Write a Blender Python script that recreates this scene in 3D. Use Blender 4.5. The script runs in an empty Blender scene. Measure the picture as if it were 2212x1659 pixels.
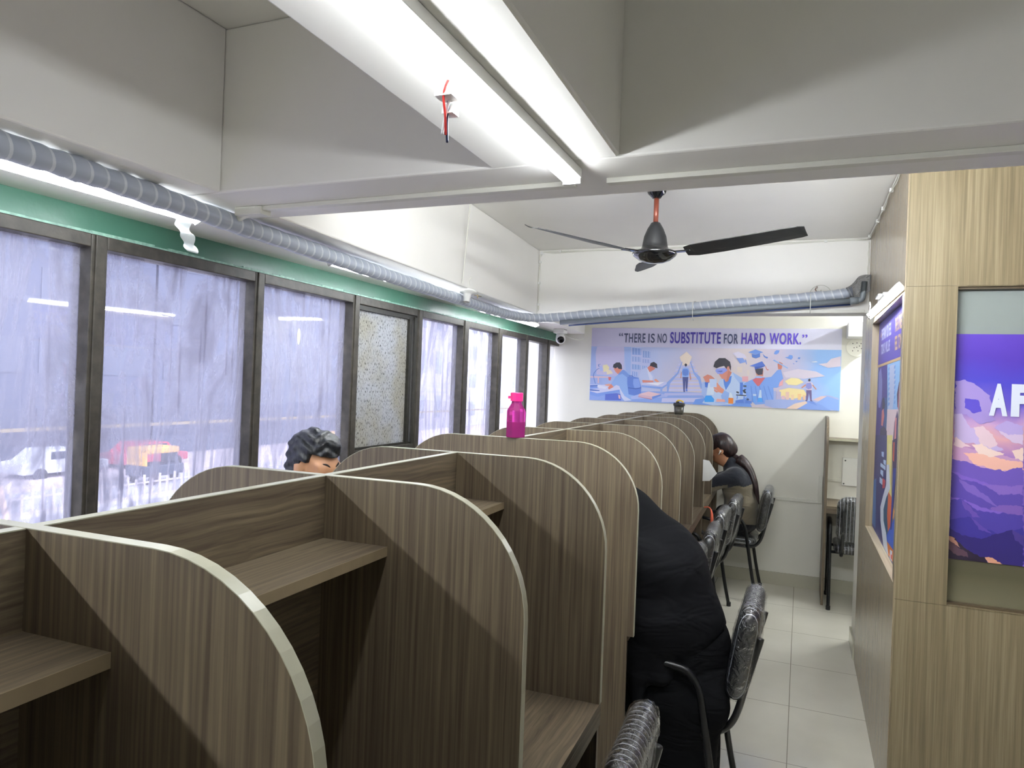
import bpy, math, random
import numpy as np
from mathutils import Vector, Matrix, noise
random.seed(7)
C = bpy.context.scene.collection
sc = bpy.context.scene
PI = math.pi

# ---------------------------------------------------------------- camera, world, exposure
YAW, PITCH, ROLL, EYE = 0.3902, 0.0004, 0.0375, 1.62
cam_d = bpy.data.cameras.new('camera')
cam_d.sensor_fit = 'HORIZONTAL'; cam_d.sensor_width = 36.0
cam_d.lens = 1522.3 / 2212 * 36.0
cam_d.clip_start = 0.02; cam_d.clip_end = 300
cam = bpy.data.objects.new('camera', cam_d); C.objects.link(cam)
cam.matrix_world = (Matrix.Translation((0, 0, EYE)) @ Matrix.Rotation(YAW, 4, 'Z') @
                    Matrix.Rotation(PI / 2 + PITCH, 4, 'X') @ Matrix.Rotation(ROLL, 4, 'Z'))
sc.camera = cam
SKY = 1.95
world = bpy.data.worlds.new('overcast_sky'); sc.world = world; world.use_nodes = True
wn = world.node_tree.nodes; bgn = wn['Background']
bgn.inputs['Color'].default_value = (0.88, 0.90, 1.0, 1); bgn.inputs['Strength'].default_value = SKY
sc.view_settings.view_transform = 'Standard'; sc.view_settings.look = 'None'
sc.view_settings.exposure = 1.72; sc.view_settings.gamma = 1.0
sc.view_settings.use_curve_mapping = False
sc.cycles.use_denoising = True
sc.cycles.max_bounces = 8; sc.cycles.diffuse_bounces = 4; sc.cycles.glossy_bounces = 3
sc.cycles.transmission_bounces = 4; sc.cycles.transparent_max_bounces = 10
sc.cycles.sample_clamp_indirect = 6.0; sc.cycles.caustics_reflective = False; sc.cycles.caustics_refractive = False
TUBE = 17.0           # emission of the LED battens

# ---------------------------------------------------------------- helpers
def lin(h):
    if isinstance(h, str): h = [int(h[i:i+2], 16) / 255 for i in (0, 2, 4)]
    return tuple(c / 12.92 if c <= .04045 else ((c + .055) / 1.055) ** 2.4 for c in h) + (1,)
class MB:
    def __init__(s): s.v = []; s.f = []; s.m = []
    def add(s, vs, fs, mi=0):
        n = len(s.v); s.v += [tuple(p) for p in vs]; s.f += [tuple(i + n for i in f) for f in fs]; s.m += [mi] * len(fs); return s
    def box(s, x0, x1, y0, y1, z0, z1, mi=0, M=None):
        vs = [(x, y, z) for z in (z0, z1) for y in (y0, y1) for x in (x0, x1)]
        if M is not None: vs = [M @ Vector(v) for v in vs]
        return s.add(vs, [(0, 2, 3, 1), (4, 5, 7, 6), (0, 1, 5, 4), (2, 6, 7, 3), (0, 4, 6, 2), (1, 3, 7, 5)], mi)
    def prism(s, poly, z0, z1, mi=0):           # poly: ccw ground outline
        n = len(poly); vs = [(x, y, z0) for x, y in poly] + [(x, y, z1) for x, y in poly]
        fs = [tuple(range(n))[::-1], tuple(range(n, 2 * n))] + [(i, (i + 1) % n, n + (i + 1) % n, n + i) for i in range(n)]
        return s.add(vs, fs, mi)
    def tube(s, pts, r, n=10, mi=0, cap=True, closed=False):
        pts = [Vector(p) for p in pts]; k = len(pts); rs = r if isinstance(r, (list, tuple)) else [r] * k
        vs = []; up = None
        for i, p in enumerate(pts):
            t = (pts[min(i + 1, k - 1)] - pts[max(i - 1, 0)]).normalized()
            if up is None:
                up = Vector((0, 0, 1)) if abs(t.z) < .9 else Vector((1, 0, 0))
            a = t.cross(up)
            if a.length < 1e-5: a = t.cross(Vector((0, 1, 0)))
            a.normalize(); b = a.cross(t).normalized(); up = b
            vs += [p + (a * math.cos(2 * PI * j / n) + b * math.sin(2 * PI * j / n)) * rs[i] for j in range(n)]
        fs = [(i * n + j, i * n + (j + 1) % n, (i + 1) * n + (j + 1) % n, (i + 1) * n + j) for i in range(k - 1) for j in range(n)]
        if cap: fs += [tuple(range(n))[::-1], tuple(range((k - 1) * n, k * n))]
        return s.add(vs, fs, mi)
    def lathe(s, prof, n=24, c=(0, 0, 0), mi=0, M=None):
        vs = [(c[0] + r * math.cos(2 * PI * j / n), c[1] + r * math.sin(2 * PI * j / n), c[2] + z) for r, z in prof for j in range(n)]
        if M is not None: vs = [M @ Vector(v) for v in vs]
        fs = [(i * n + j, i * n + (j + 1) % n, (i + 1) * n + (j + 1) % n, (i + 1) * n + j) for i in range(len(prof) - 1) for j in range(n)]
        return s.add(vs, fs, mi)
    def build(s, name, mats, parent=None, smooth=False, bevel=0, world=True):
        me = bpy.data.meshes.new(name)
        off = parent_loc(parent) if (parent is not None and world) else Vector((0, 0, 0))
        me.from_pydata([tuple(Vector(v) - off) for v in s.v], [], s.f)
        for m in (mats if isinstance(mats, (list, tuple)) else [mats]): me.materials.append(m)
        for p, mi in zip(me.polygons, s.m): p.material_index = mi; p.use_smooth = smooth
        me.validate(); me.update()
        o = bpy.data.objects.new(name, me); C.objects.link(o)
        if parent is not None: o.parent = parent
        if bevel:
            b = o.modifiers.new('bevel', 'BEVEL'); b.width = bevel; b.segments = 2; b.limit_method = 'ANGLE'; b.angle_limit = .7
        return o
def parent_loc(p):
    v = Vector((0, 0, 0))
    while p is not None: v = v + p.location; p = p.parent
    return v
def tag(o, label=None, cat=None, group=None, kind=None):
    if label: o['label'] = label
    if cat: o['category'] = cat
    if group: o['group'] = group
    if kind: o['kind'] = kind
    return o
def thing(name, loc, label, cat, group=None, rz=0):
    o = bpy.data.objects.new(name, None); C.objects.link(o); o.empty_display_size = .1
    o.location = loc; o.rotation_euler = (0, 0, rz); return tag(o, label, cat, group)
def copy_tree(o, parent=None):
    c = o.copy(); C.objects.link(c)
    if parent is not None: c.parent = parent
    for ch in list(o.children): copy_tree(ch, c)
    return c
def arc(cx, cy, r, a0, a1, n):
    return [(cx + r * math.cos(a0 + (a1 - a0) * i / n), cy + r * math.sin(a0 + (a1 - a0) * i / n)) for i in range(n + 1)]
def smooth_path(P, n=6):
    P = [Vector(p) for p in P]; out = []
    for i in range(len(P) - 1):
        a, b, c, d = P[max(i - 1, 0)], P[i], P[i + 1], P[min(i + 2, len(P) - 1)]
        for k in range(n):
            t = k / n
            out.append(.5 * ((2 * b) + (c - a) * t + (2 * a - 5 * b + 4 * c - d) * t * t + (3 * b - a - 3 * c + d) * t ** 3))
    return out + [P[-1]]

# ---------------------------------------------------------------- materials
MATS = {}
def newmat(name):
    m = bpy.data.materials.new(name); m.use_nodes = True
    nt = m.node_tree; return m, nt.nodes, nt.links, nt.nodes['Principled BSDF']
def simple(name, col, rough=.5, metal=0, spec=.5, coat=0, alpha=1, bump=0, bscale=60, var=0, vscale=3, sheen=0, trans=0):
    m, N, L, P = newmat(name)
    P.inputs['Base Color'].default_value = lin(col); P.inputs['Roughness'].default_value = rough
    P.inputs['Metallic'].default_value = metal; P.inputs['Specular IOR Level'].default_value = spec
    P.inputs['Coat Weight'].default_value = coat; P.inputs['Alpha'].default_value = alpha
    P.inputs['Sheen Weight'].default_value = sheen; P.inputs['Transmission Weight'].default_value = trans
    if bump or var:
        tc = N.new('ShaderNodeTexCoord')
    if bump:
        t = N.new('ShaderNodeTexNoise'); t.inputs['Scale'].default_value = bscale; t.inputs['Detail'].default_value = 3
        b = N.new('ShaderNodeBump'); b.inputs['Strength'].default_value = bump; b.inputs['Distance'].default_value = .01
        L.new(tc.outputs['Object'], t.inputs['Vector']); L.new(t.outputs['Fac'], b.inputs['Height']); L.new(b.outputs['Normal'], P.inputs['Normal'])
    if var:
        t = N.new('ShaderNodeTexNoise'); t.inputs['Scale'].default_value = vscale; t.inputs['Detail'].default_value = 5
        r = N.new('ShaderNodeValToRGB'); c = lin(col)
        r.color_ramp.elements[0].color = tuple(max(0, x * (1 - var)) for x in c[:3]) + (1,); r.color_ramp.elements[0].position = .3
        r.color_ramp.elements[1].color = tuple(min(1, x * (1 + var)) for x in c[:3]) + (1,); r.color_ramp.elements[1].position = .7
        L.new(tc.outputs['Object'], t.inputs['Vector']); L.new(t.outputs['Fac'], r.inputs['Fac']); L.new(r.outputs['Color'], P.inputs['Base Color'])
    return m
def emit(name, col, s):
    m, N, L, P = newmat(name)
    P.inputs['Base Color'].default_value = (.9, .9, .9, 1)
    P.inputs['Emission Color'].default_value = lin(col) if isinstance(col, str) else col; P.inputs['Emission Strength'].default_value = s
    return m
def laminate(name, ax, dark, mid, light, rough=.42, fine=1.0, wavy=0.0):
    """wood-print laminate, grain along axis ax"""
    m, N, L, P = newmat(name)
    tc = N.new('ShaderNodeTexCoord'); oi = N.new('ShaderNodeObjectInfo')
    ad = N.new('ShaderNodeVectorMath'); ad.operation = 'ADD'
    sc1 = N.new('ShaderNodeVectorMath'); sc1.operation = 'SCALE'; sc1.inputs['Scale'].default_value = 3.7
    L.new(oi.outputs['Location'], sc1.inputs[0]); L.new(tc.outputs['Object'], ad.inputs[0]); L.new(sc1.outputs[0], ad.inputs[1])
    src = ad.outputs[0]
    if wavy:
        nz = N.new('ShaderNodeTexNoise'); nz.inputs['Scale'].default_value = 3.5; nz.inputs['Detail'].default_value = 2
        L.new(src, nz.inputs['Vector'])
        vs = N.new('ShaderNodeVectorMath'); vs.operation = 'SCALE'; vs.inputs['Scale'].default_value = wavy; L.new(nz.outputs['Color'], vs.inputs[0])
        a2 = N.new('ShaderNodeVectorMath'); a2.operation = 'ADD'; L.new(src, a2.inputs[0]); L.new(vs.outputs[0], a2.inputs[1]); src = a2.outputs[0]
    def streak(scale, stretch, det):
        mp = N.new('ShaderNodeMapping'); s = [scale] * 3; s['xyz'.index(ax)] = stretch
        mp.inputs['Scale'].default_value = s; L.new(src, mp.inputs['Vector'])
        t = N.new('ShaderNodeTexNoise'); t.inputs['Scale'].default_value = 1; t.inputs['Detail'].default_value = det
        t.inputs['Roughness'].default_value = .6; L.new(mp.outputs[0], t.inputs['Vector']); return t.outputs['Fac']
    a = streak(150 * fine, 2.2, 4); b = streak(52 * fine, .9, 4)
    mx = N.new('ShaderNodeMix'); mx.data_type = 'FLOAT'; mx.inputs[0].default_value = .28; L.new(a, mx.inputs[2]); L.new(b, mx.inputs[3])
    r = N.new('ShaderNodeValToRGB'); e = r.color_ramp.elements
    e[0].position = .37; e[0].color = lin(dark); e[1].position = .63; e[1].color = lin(light)
    x = r.color_ramp.elements.new(.5); x.color = lin(mid)
    L.new(mx.outputs[0], r.inputs['Fac']); L.new(r.outputs['Color'], P.inputs['Base Color'])
    P.inputs['Roughness'].default_value = rough
    bp = N.new('ShaderNodeBump'); bp.inputs['Strength'].default_value = .12; bp.inputs['Distance'].default_value = .002
    L.new(a, bp.inputs['Height']); L.new(bp.outputs['Normal'], P.inputs['Normal'])
    return m
M_wall = simple('cream_paint', 'e4e2d8', .55, var=.03, vscale=2, bump=.04, bscale=40)
M_ceil = simple('white_ceiling_paint', 'efede8', .5, var=.03, vscale=1.5, bump=.05, bscale=30)
M_white = simple('white_plastic', 'e8e8e4', .35)
M_trunk = simple('white_trunking', 'deddd3', .4)
M_green = simple('green_paint', '4d7f6b', .32, var=.10, vscale=4, bump=.25, bscale=14)
M_frame = simple('bronze_aluminium', '433f38', .45, metal=.15, var=.35, vscale=26, bump=.1, bscale=50)
M_black = simple('black_steel', '17181a', .28, spec=.6)
M_blackm = simple('black_matte', '1c1c1e', .6)
M_skirt = simple('skirting_tile', 'bdbaa8', .18, var=.05, vscale=6)
D = ('52463a', '665a49', '7a6d58')
W_z = laminate('desk_laminate_upright', 'z', *D); W_y = laminate('desk_laminate_lengthwise', 'y', *D, wavy=.03)
W_x = laminate('desk_laminate_crosswise', 'x', *D)
Ash = ('73664e', '83765c', '94876c')
A_z = laminate('partition_laminate', 'z', *Ash, rough=.32, fine=.8); A_y = laminate('partition_laminate_ledge', 'y', 'b3a283', 'c4b598', 'd0c4aa', rough=.35)
A_s = laminate('partition_laminate_side', 'z', '8f7f66', '9a8b72', 'a3957d', rough=.25, fine=.7)
M_edge = simple('pale_edge_tape', 'aeac98', .3, var=.05, vscale=30)
M_edgeb = simple('brown_edge_tape', '8d7d64', .35, var=.08, vscale=30)
M_alu = simple('brushed_aluminium', 'b9b6ae', .28, metal=.8)
M_tube = emit('led_diffuser', (.93, .97, 1.0, 1), TUBE)
M_tube2 = emit('led_fill_far', (.93, .97, 1.0, 1), 105.0)  # strong glow for the fill tubes added behind the beam and over the alcove
M_tube3 = emit('led_fill_rear', (.93, .97, 1.0, 1), 95.0)  # strong glow for the fill tube added behind the viewer
M_tape = simple('grey_wrap_film', 'b4bccb', .35, spec=.5)
def wrap_mat():
    m, N, L, P = newmat('banded_pipe_wrap')
    uv = N.new('ShaderNodeAttribute'); uv.attribute_name = 'along'
    w = N.new('ShaderNodeMath'); w.operation = 'FRACT'; L.new(uv.outputs['Fac'], w.inputs[0])
    r = N.new('ShaderNodeValToRGB'); e = r.color_ramp.elements
    e[0].position = 0; e[0].color = lin('aab2c2'); e[1].position = .80; e[1].color = lin('b4bbc6')
    x = r.color_ramp.elements.new(.83); x.color = lin('d4d8de'); x = r.color_ramp.elements.new(.97); x.color = lin('d4d8de'); x = r.color_ramp.elements.new(1); x.color = lin('a0a8b8')
    L.new(w.outputs[0], r.inputs['Fac']); L.new(r.outputs['Color'], P.inputs['Base Color']); P.inputs['Roughness'].default_value = .34
    return m
M_wrap = wrap_mat()
def floor_mat():
    m, N, L, P = newmat('vitrified_floor_tiles')
    tc = N.new('ShaderNodeTexCoord'); sp = N.new('ShaderNodeSeparateXYZ'); L.new(tc.outputs['Object'], sp.inputs[0])
    def joint(o, off, s):
        a = N.new('ShaderNodeMath'); a.operation = 'SUBTRACT'; L.new(o, a.inputs[0]); a.inputs[1].default_value = off
        b = N.new('ShaderNodeMath'); b.operation = 'DIVIDE'; L.new(a.outputs[0], b.inputs[0]); b.inputs[1].default_value = s
        c = N.new('ShaderNodeMath'); c.operation = 'PINGPONG'; L.new(b.outputs[0], c.inputs[0]); c.inputs[1].default_value = .5
        d = N.new('ShaderNodeMath'); d.operation = 'LESS_THAN'; L.new(c.outputs[0], d.inputs[0]); d.inputs[1].default_value = .0032
        return d.outputs[0]
    jx = joint(sp.outputs['X'], -.005, .619); jy = joint(sp.outputs['Y'], 3.347, .619)
    mx = N.new('ShaderNodeMath'); mx.operation = 'MAXIMUM'; L.new(jx, mx.inputs[0]); L.new(jy, mx.inputs[1])
    t = N.new('ShaderNodeTexNoise'); t.inputs['Scale'].default_value = 1.6; t.inputs['Detail'].default_value = 4; L.new(tc.outputs['Object'], t.inputs['Vector'])
    r = N.new('ShaderNodeValToRGB'); r.color_ramp.elements[0].color = lin('d2cfc2'); r.color_ramp.elements[1].color = lin('dfdccf')
    r.color_ramp.elements[0].position = .35; r.color_ramp.elements[1].position = .65; L.new(t.outputs['Fac'], r.inputs['Fac'])
    mc = N.new('ShaderNodeMix'); mc.data_type = 'RGBA'; L.new(mx.outputs[0], mc.inputs[0]); L.new(r.outputs['Color'], mc.inputs[6]); mc.inputs[7].default_value = lin('8f8b7c')
    L.new(mc.outputs[2], P.inputs['Base Color']); P.inputs['Roughness'].default_value = .13
    return m
M_floor = floor_mat()
def front_only(N, L, sock):
    """reflect on the outer faces only, so the far side of a thin sheet does not mirror"""
    g = N.new('ShaderNodeNewGeometry'); a = N.new('ShaderNodeMath'); a.operation = 'SUBTRACT'; a.inputs[0].default_value = 1; L.new(g.outputs['Backfacing'], a.inputs[1])
    b = N.new('ShaderNodeMath'); b.operation = 'MULTIPLY'; L.new(a.outputs[0], b.inputs[0]); L.new(sock, b.inputs[1]); return b.outputs[0]
def dirty_glass(name, seed, dirt=.55, tint='a9a9ba'):
    """pane with wiped dirt and dried water runs; real glass reflection on top"""
    m, N, L, P = newmat(name); nt = m.node_tree; N.remove(P); out = N['Material Output']
    tc = N.new('ShaderNodeTexCoord')
    mp = N.new('ShaderNodeMapping'); mp.inputs['Scale'].default_value = (1, 34, .8); mp.inputs['Location'].default_value = (seed, seed * 3.1, seed)
    L.new(tc.outputs['Object'], mp.inputs['Vector'])
    runs = N.new('ShaderNodeTexNoise'); runs.inputs['Scale'].default_value = 1.3; runs.inputs['Detail'].default_value = 5; runs.inputs['Roughness'].default_value = .62
    L.new(mp.outputs[0], runs.inputs['Vector'])
    rr = N.new('ShaderNodeValToRGB'); rr.color_ramp.elements[0].position = .56; rr.color_ramp.elements[1].position = .66; L.new(runs.outputs['Fac'], rr.inputs['Fac'])
    mp2 = N.new('ShaderNodeMapping'); mp2.inputs['Scale'].default_value = (1, 2.8, .8); mp2.inputs['Rotation'].default_value = (.5, 0, 0); mp2.inputs['Location'].default_value = (0, seed * 5, seed * 2)
    L.new(tc.outputs['Object'], mp2.inputs['Vector'])
    wipe = N.new('ShaderNodeTexNoise'); wipe.inputs['Scale'].default_value = 2.0; wipe.inputs['Detail'].default_value = 8; wipe.inputs['Distortion'].default_value = 2.6; wipe.inputs['Roughness'].default_value = .65
    L.new(mp2.outputs[0], wipe.inputs['Vector'])
    wr = N.new('ShaderNodeValToRGB'); wr.color_ramp.elements[0].position = .40; wr.color_ramp.elements[1].position = .64
    wr.color_ramp.elements[0].color = (.3, .3, .3, 1); wr.color_ramp.elements[1].color = (1, 1, 1, 1); L.new(wipe.outputs['Fac'], wr.inputs['Fac'])
    a = N.new('ShaderNodeMath'); a.operation = 'MULTIPLY'; L.new(wr.outputs['Color'], a.inputs[0]); a.inputs[1].default_value = dirt
    b = N.new('ShaderNodeMath'); b.operation = 'MULTIPLY'; L.new(rr.outputs['Color'], b.inputs[0]); b.inputs[1].default_value = dirt * .55
    s = N.new('ShaderNodeMath'); s.operation = 'ADD'; s.use_clamp = True; L.new(a.outputs[0], s.inputs[0]); L.new(b.outputs[0], s.inputs[1])
    tr = N.new('ShaderNodeBsdfTransparent'); tr.inputs['Color'].default_value = (.93, .94, .97, 1)
    tl = N.new('ShaderNodeBsdfTranslucent'); tl.inputs['Color'].default_value = lin(tint)
    df = N.new('ShaderNodeBsdfDiffuse'); df.inputs['Color'].default_value = lin(tint)
    md = N.new('ShaderNodeMixShader'); md.inputs[0].default_value = .45; L.new(tl.outputs[0], md.inputs[1]); L.new(df.outputs[0], md.inputs[2])
    m1 = N.new('ShaderNodeMixShader'); L.new(s.outputs[0], m1.inputs[0]); L.new(tr.outputs[0], m1.inputs[1]); L.new(md.outputs[0], m1.inputs[2])
    gl = N.new('ShaderNodeBsdfGlossy'); gl.inputs['Roughness'].default_value = .015
    fr = N.new('ShaderNodeFresnel'); fr.inputs['IOR'].default_value = 1.5
    m2 = N.new('ShaderNodeMixShader'); L.new(front_only(N, L, fr.outputs[0]), m2.inputs[0]); L.new(m1.outputs[0], m2.inputs[1]); L.new(gl.outputs[0], m2.inputs[2])
    L.new(m2.outputs[0], out.inputs['Surface'])
    return m
def film_mat(name, rough=.08, col=(.9, .92, .96, 1), amt=.28, bump=.9, bs=38):
    m, N, L, P = newmat(name); N.remove(P); out = N['Material Output']
    tc = N.new('ShaderNodeTexCoord'); t = N.new('ShaderNodeTexNoise'); t.inputs['Scale'].default_value = bs; t.inputs['Detail'].default_value = 4; t.inputs['Distortion'].default_value = 1.2
    L.new(tc.outputs['Object'], t.inputs['Vector']); b = N.new('ShaderNodeBump'); b.inputs['Strength'].default_value = bump; b.inputs['Distance'].default_value = .03
    L.new(t.outputs['Fac'], b.inputs['Height'])
    tr = N.new('ShaderNodeBsdfTransparent'); gl = N.new('ShaderNodeBsdfGlossy'); gl.inputs['Roughness'].default_value = rough; gl.inputs['Color'].default_value = col
    L.new(b.outputs['Normal'], gl.inputs['Normal'])
    fr = N.new('ShaderNodeFresnel'); fr.inputs['IOR'].default_value = 1.6; L.new(b.outputs['Normal'], fr.inputs['Normal'])
    ad = N.new('ShaderNodeMath'); ad.operation = 'ADD'; ad.use_clamp = True; L.new(fr.outputs[0], ad.inputs[0]); ad.inputs[1].default_value = amt
    mx = N.new('ShaderNodeMixShader'); L.new(front_only(N, L, ad.outputs[0]), mx.inputs[0]); L.new(tr.outputs[0], mx.inputs[1]); L.new(gl.outputs[0], mx.inputs[2])
    L.new(mx.outputs[0], out.inputs['Surface']); return m
M_film = film_mat('clear_plastic_wrap', .04, amt=.03, bump=1.0, bs=26)

# ---------------------------------------------------------------- the room shell
def WX(y): return -2.063 - .0212 * y                       # line of the window wall
def struct(name, mb, m, parent=None, **k): return tag(mb.build(name, m, parent, **k), kind='structure' if parent is None else None)
struct('floor', MB().box(-2.6, 2.1, -2.1, 6.6, -.1, 0), M_floor)
CZ, BZ = 2.58, 2.123
struct('ceiling', MB().box(-2.6, 2.1, -2.1, 6.6, CZ, CZ + .12), M_ceil)
struct('wall_far', MB().box(-2.6, 2.1, 6.44, 6.6, 0, CZ), M_wall)
struct('wall_back', MB().box(-2.6, 2.1, -2.2, -2.0, 0, CZ), M_wall)
struct('wall_corridor', MB().box(2.0, 2.15, -2.0, 6.44, 0, CZ), M_wall)
# window wall below the sill and the green head above it
def strip(y0, y1, d0, d1, z0, z1, mb=None):
    mb = mb or MB()
    return mb.prism([(WX(y0) - d0, y0), (WX(y0) + d1, y0), (WX(y1) + d1, y1), (WX(y1) - d0, y1)][::-1] if d1 < -d0 else [(WX(y0) - d0, y0), (WX(y0) + d1, y0), (WX(y1) + d1, y1), (WX(y1) - d0, y1)], z0, z1)
struct('wall_left', strip(-2.0, 6.44, .16, 0, 0, .86), M_wall)
struct('trim_1', strip(-2.0, 6.44, .12, .012, 2.042, BZ), M_green)          # green painted lintel
lip = MB(); rnd = random.Random(3)
ys = np.linspace(-.2, 6.4, 90); top = []
for y in ys: lip.box(WX(y) + .012, WX(y) + .020, y - .045, y + .045, 2.034 + rnd.random() * .006, 2.048 + rnd.random() * .006)
struct('trim_2', lip, simple('chipped_green_paint', '8fb8a6', .5, var=.3, vscale=60))
# beams
def beam(name, poly): return struct(name, MB().prism(poly, BZ, CZ), M_ceil, bevel=.006)
beam('trim_3', [(-2.3, -2.0), (-1.55, -2.0), (-1.515, 1.5), (-2.3, 1.5)])    # over the windows, near bay
beam('trim_4', [(-2.35, 1.79), (-1.56, 1.79), (-1.76, 4.7), (-2.35, 4.7)])     # over the windows, middle bay
beam('trim_5', [(-2.4, 4.86), (-1.79, 4.86), (-1.92, 6.44), (-2.4, 6.44)])
beam('trim_6', [(-2.35, 1.5), (2.0, 1.5), (2.0, 1.79), (-2.35, 1.79)])         # cross beam
beam('trim_7', [(-2.4, 4.7), (2.0, 4.7), (2.0, 4.86), (-2.4, 4.86)])
beam('trim_8', [(-.667, -2.0), (-.335, -2.0), (-.384, 1.5), (-.69, 1.5)])      # beam that carries the main tube light
# right-hand cabin partition
PX = .352
def opening_wall(mb, a0, a1, z0, z1, o0, o1, p0, p1, plane, t):
    """slab with an opening; a = in-plane axis; plane: ('x', face) wall running along y, or ('y', face)"""
    k, f = plane
    def b(a, b_, c, d):
        if b_ - a < 1e-4 or d - c < 1e-4: return
        if k == 'x': mb.box(f, f + t, a, b_, c, d)
        else: mb.box(a, b_, f, f + t, c, d)
    b(a0, o0, z0, z1); b(o1, a1, z0, z1); b(o0, o1, z0, p0); b(o0, o1, p1, z1)
    return mb
struct('wall_right', opening_wall(MB(), 3.075, 4.82, 0, CZ, 3.10, 4.39, .905, 2.03, ('x', PX), .10), A_s)
struct('trim_9', MB().box(PX + .001, PX + .06, 3.102, 4.388, .900, .907), A_y)
f = opening_wall(MB(), PX + .004, 2.0, .854, 2.05, .528, 1.75, .855, 2.049, ('y', 3.07), .09)
f.box(PX + .004, 2.0, 3.07, 3.16, 2.052, CZ); f.box(PX + .004, 2.0, 3.07, 3.16, 0, .852); f.box(PX + .006, 2.0, 3.073, 3.155, .85, .856); f.box(PX + .006, 2.0, 3.073, 3.155, 2.048, 2.054)
struct('wall_cabin', f, A_z)
struct('wall_column', MB().box(.358, .56, 4.82, 5.20, 0, CZ), M_wall)
struct('wall_alcove', MB().box(1.30, 1.40, 5.20, 6.44, 0, CZ), M_wall)
struct('wall_cabin_back', MB().box(.56, 2.0, 5.10, 5.20, 0, CZ), M_wall)
struct('baseboard_far', MB().box(-2.2, 1.3, 6.425, 6.44, 0, .105), M_skirt)
struct('baseboard_column', MB().box(.345, .358, 4.84, 5.20, 0, .10), M_skirt)
struct('baseboard_left', strip(-2.0, 6.42, 0, .012, 0, .1), M_skirt)

# windows: bronze aluminium frames with dirty panes
mull = [(-1.30, -1.22), (-.60, -.52), (.12, .20), (.83, .90), (1.53, 1.587), (2.262, 2.318), (2.965, 3.025), (3.63, 3.695), (4.27, 4.36), (4.89, 4.975), (5.51, 5.57), (6.075, 6.15)]
ends = [-2.0] + [0] * 0
edges = [(-2.02, -2.0)] + mull + [(6.43, 6.44)]
wi = 0
M_sash = None
def speck_glass():
    m, N, L, P = newmat('speckled_frosted_glass'); N.remove(P); out = N['Material Output']
    tc = N.new('ShaderNodeTexCoord'); mp = N.new('ShaderNodeMapping'); mp.inputs['Scale'].default_value = (1, 190, 60); L.new(tc.outputs['Object'], mp.inputs['Vector'])
    t = N.new('ShaderNodeTexNoise'); t.inputs['Scale'].default_value = 1; t.inputs['Detail'].default_value = 2; L.new(mp.outputs[0], t.inputs['Vector'])
    r = N.new('ShaderNodeValToRGB'); r.color_ramp.elements[0].position = .34; r.color_ramp.elements[0].color = lin('3a3a34'); r.color_ramp.elements[1].position = .44; r.color_ramp.elements[1].color = lin('c9cac8')
    L.new(t.outputs['Fac'], r.inputs['Fac'])
    t2 = N.new('ShaderNodeTexNoise'); t2.inputs['Scale'].default_value = 5; L.new(tc.outputs['Object'], t2.inputs['Vector'])
    r2 = N.new('ShaderNodeValToRGB'); r2.color_ramp.elements[0].position = .35; r2.color_ramp.elements[0].color = lin('e4e0d4'); r2.color_ramp.elements[1].position = .6; r2.color_ramp.elements[1].color = lin('f2f4fa')
    L.new(t2.outputs['Fac'], r2.inputs['Fac']); mu = N.new('ShaderNodeMix'); mu.data_type = 'RGBA'; mu.blend_type = 'MULTIPLY'; mu.inputs[0].default_value = 1
    L.new(r.outputs['Color'], mu.inputs[6]); L.new(r2.outputs['Color'], mu.inputs[7])
    tl = N.new('ShaderNodeBsdfTranslucent'); df = N.new('ShaderNodeBsdfDiffuse'); L.new(mu.outputs[2], tl.inputs['Color']); L.new(mu.outputs[2], df.inputs['Color'])
    a = N.new('ShaderNodeMixShader'); a.inputs[0].default_value = .55; L.new(tl.outputs[0], a.inputs[1]); L.new(df.outputs[0], a.inputs[2])
    g = N.new('ShaderNodeBsdfGlossy'); g.inputs['Roughness'].default_value = .03; b = N.new('ShaderNodeMixShader'); b.inputs[0].default_value = .06; L.new(a.outputs[0], b.inputs[1]); L.new(g.outputs[0], b.inputs[2])
    L.new(b.outputs[0], out.inputs['Surface']); return m
DIRT = [.7, .7, .7, .72, .78, .80, .76, .6, .6, .55, .25, .15, .15]
for i in range(len(edges) - 1):
    y0, y1 = edges[i][1], edges[i + 1][0]
    wi += 1
    w = bpy.data.objects.new('window_%d' % wi, None); C.objects.link(w); w.location = (WX(y0), y0, .86); w['kind'] = 'structure'
    fr = MB()
    strip(y0, y1, .05, .03, 2.0, 2.042, fr); strip(y0, y1, .05, .03, .86, .91, fr)
    if i + 1 < len(edges) - 1:
        m0, m1 = edges[i + 1]
        strip(m0, m1, .055, .03, .86, 2.042, fr)
        strip(m0 + .012, m1 - .012, 0, .036, .86, 2.041, fr)
    sash = abs(y0 - 3.025) < .01
    if sash:
        strip(y0, y1, .05, .03, 1.22, 1.25, fr)
    fr.build('window_frame', M_frame, w, bevel=.003)
    zb = 1.25 if sash else .91
    g = MB(); strip(y0, y1, -.0 + .022, -.018, zb, 2.0, g)
    if sash:
        g = MB(); strip(y0 + .0, y1 - .075, .0, .004, 1.25, 1.975, g); g.build('pane', speck_glass(), w)
        s = MB(); strip(y0, y1, 0, .02, 1.975, 2.0, s); strip(y1 - .075, y1 - .045, -.005, .022, 1.25, 1.985, s); strip(y1 - .03, y1, 0, .03, 1.25, 1.99, s); strip(y0, y1, 0, .02, 1.25, 1.262, s)
        s.build('sash_rail', simple('grimy_black_sash', '26251f', .45, var=.4, vscale=30), w)
        g = MB(); strip(y0, y1, .022, -.018, .91, 1.22, g); g.build('pane', dirty_glass('lower_pane_glass', 4.4), w)
    else:
        g.build('pane', dirty_glass('pane_glass_%d' % wi, i * 1.73, DIRT[i]), w)
# dried sticker smear on the pane above the man

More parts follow.
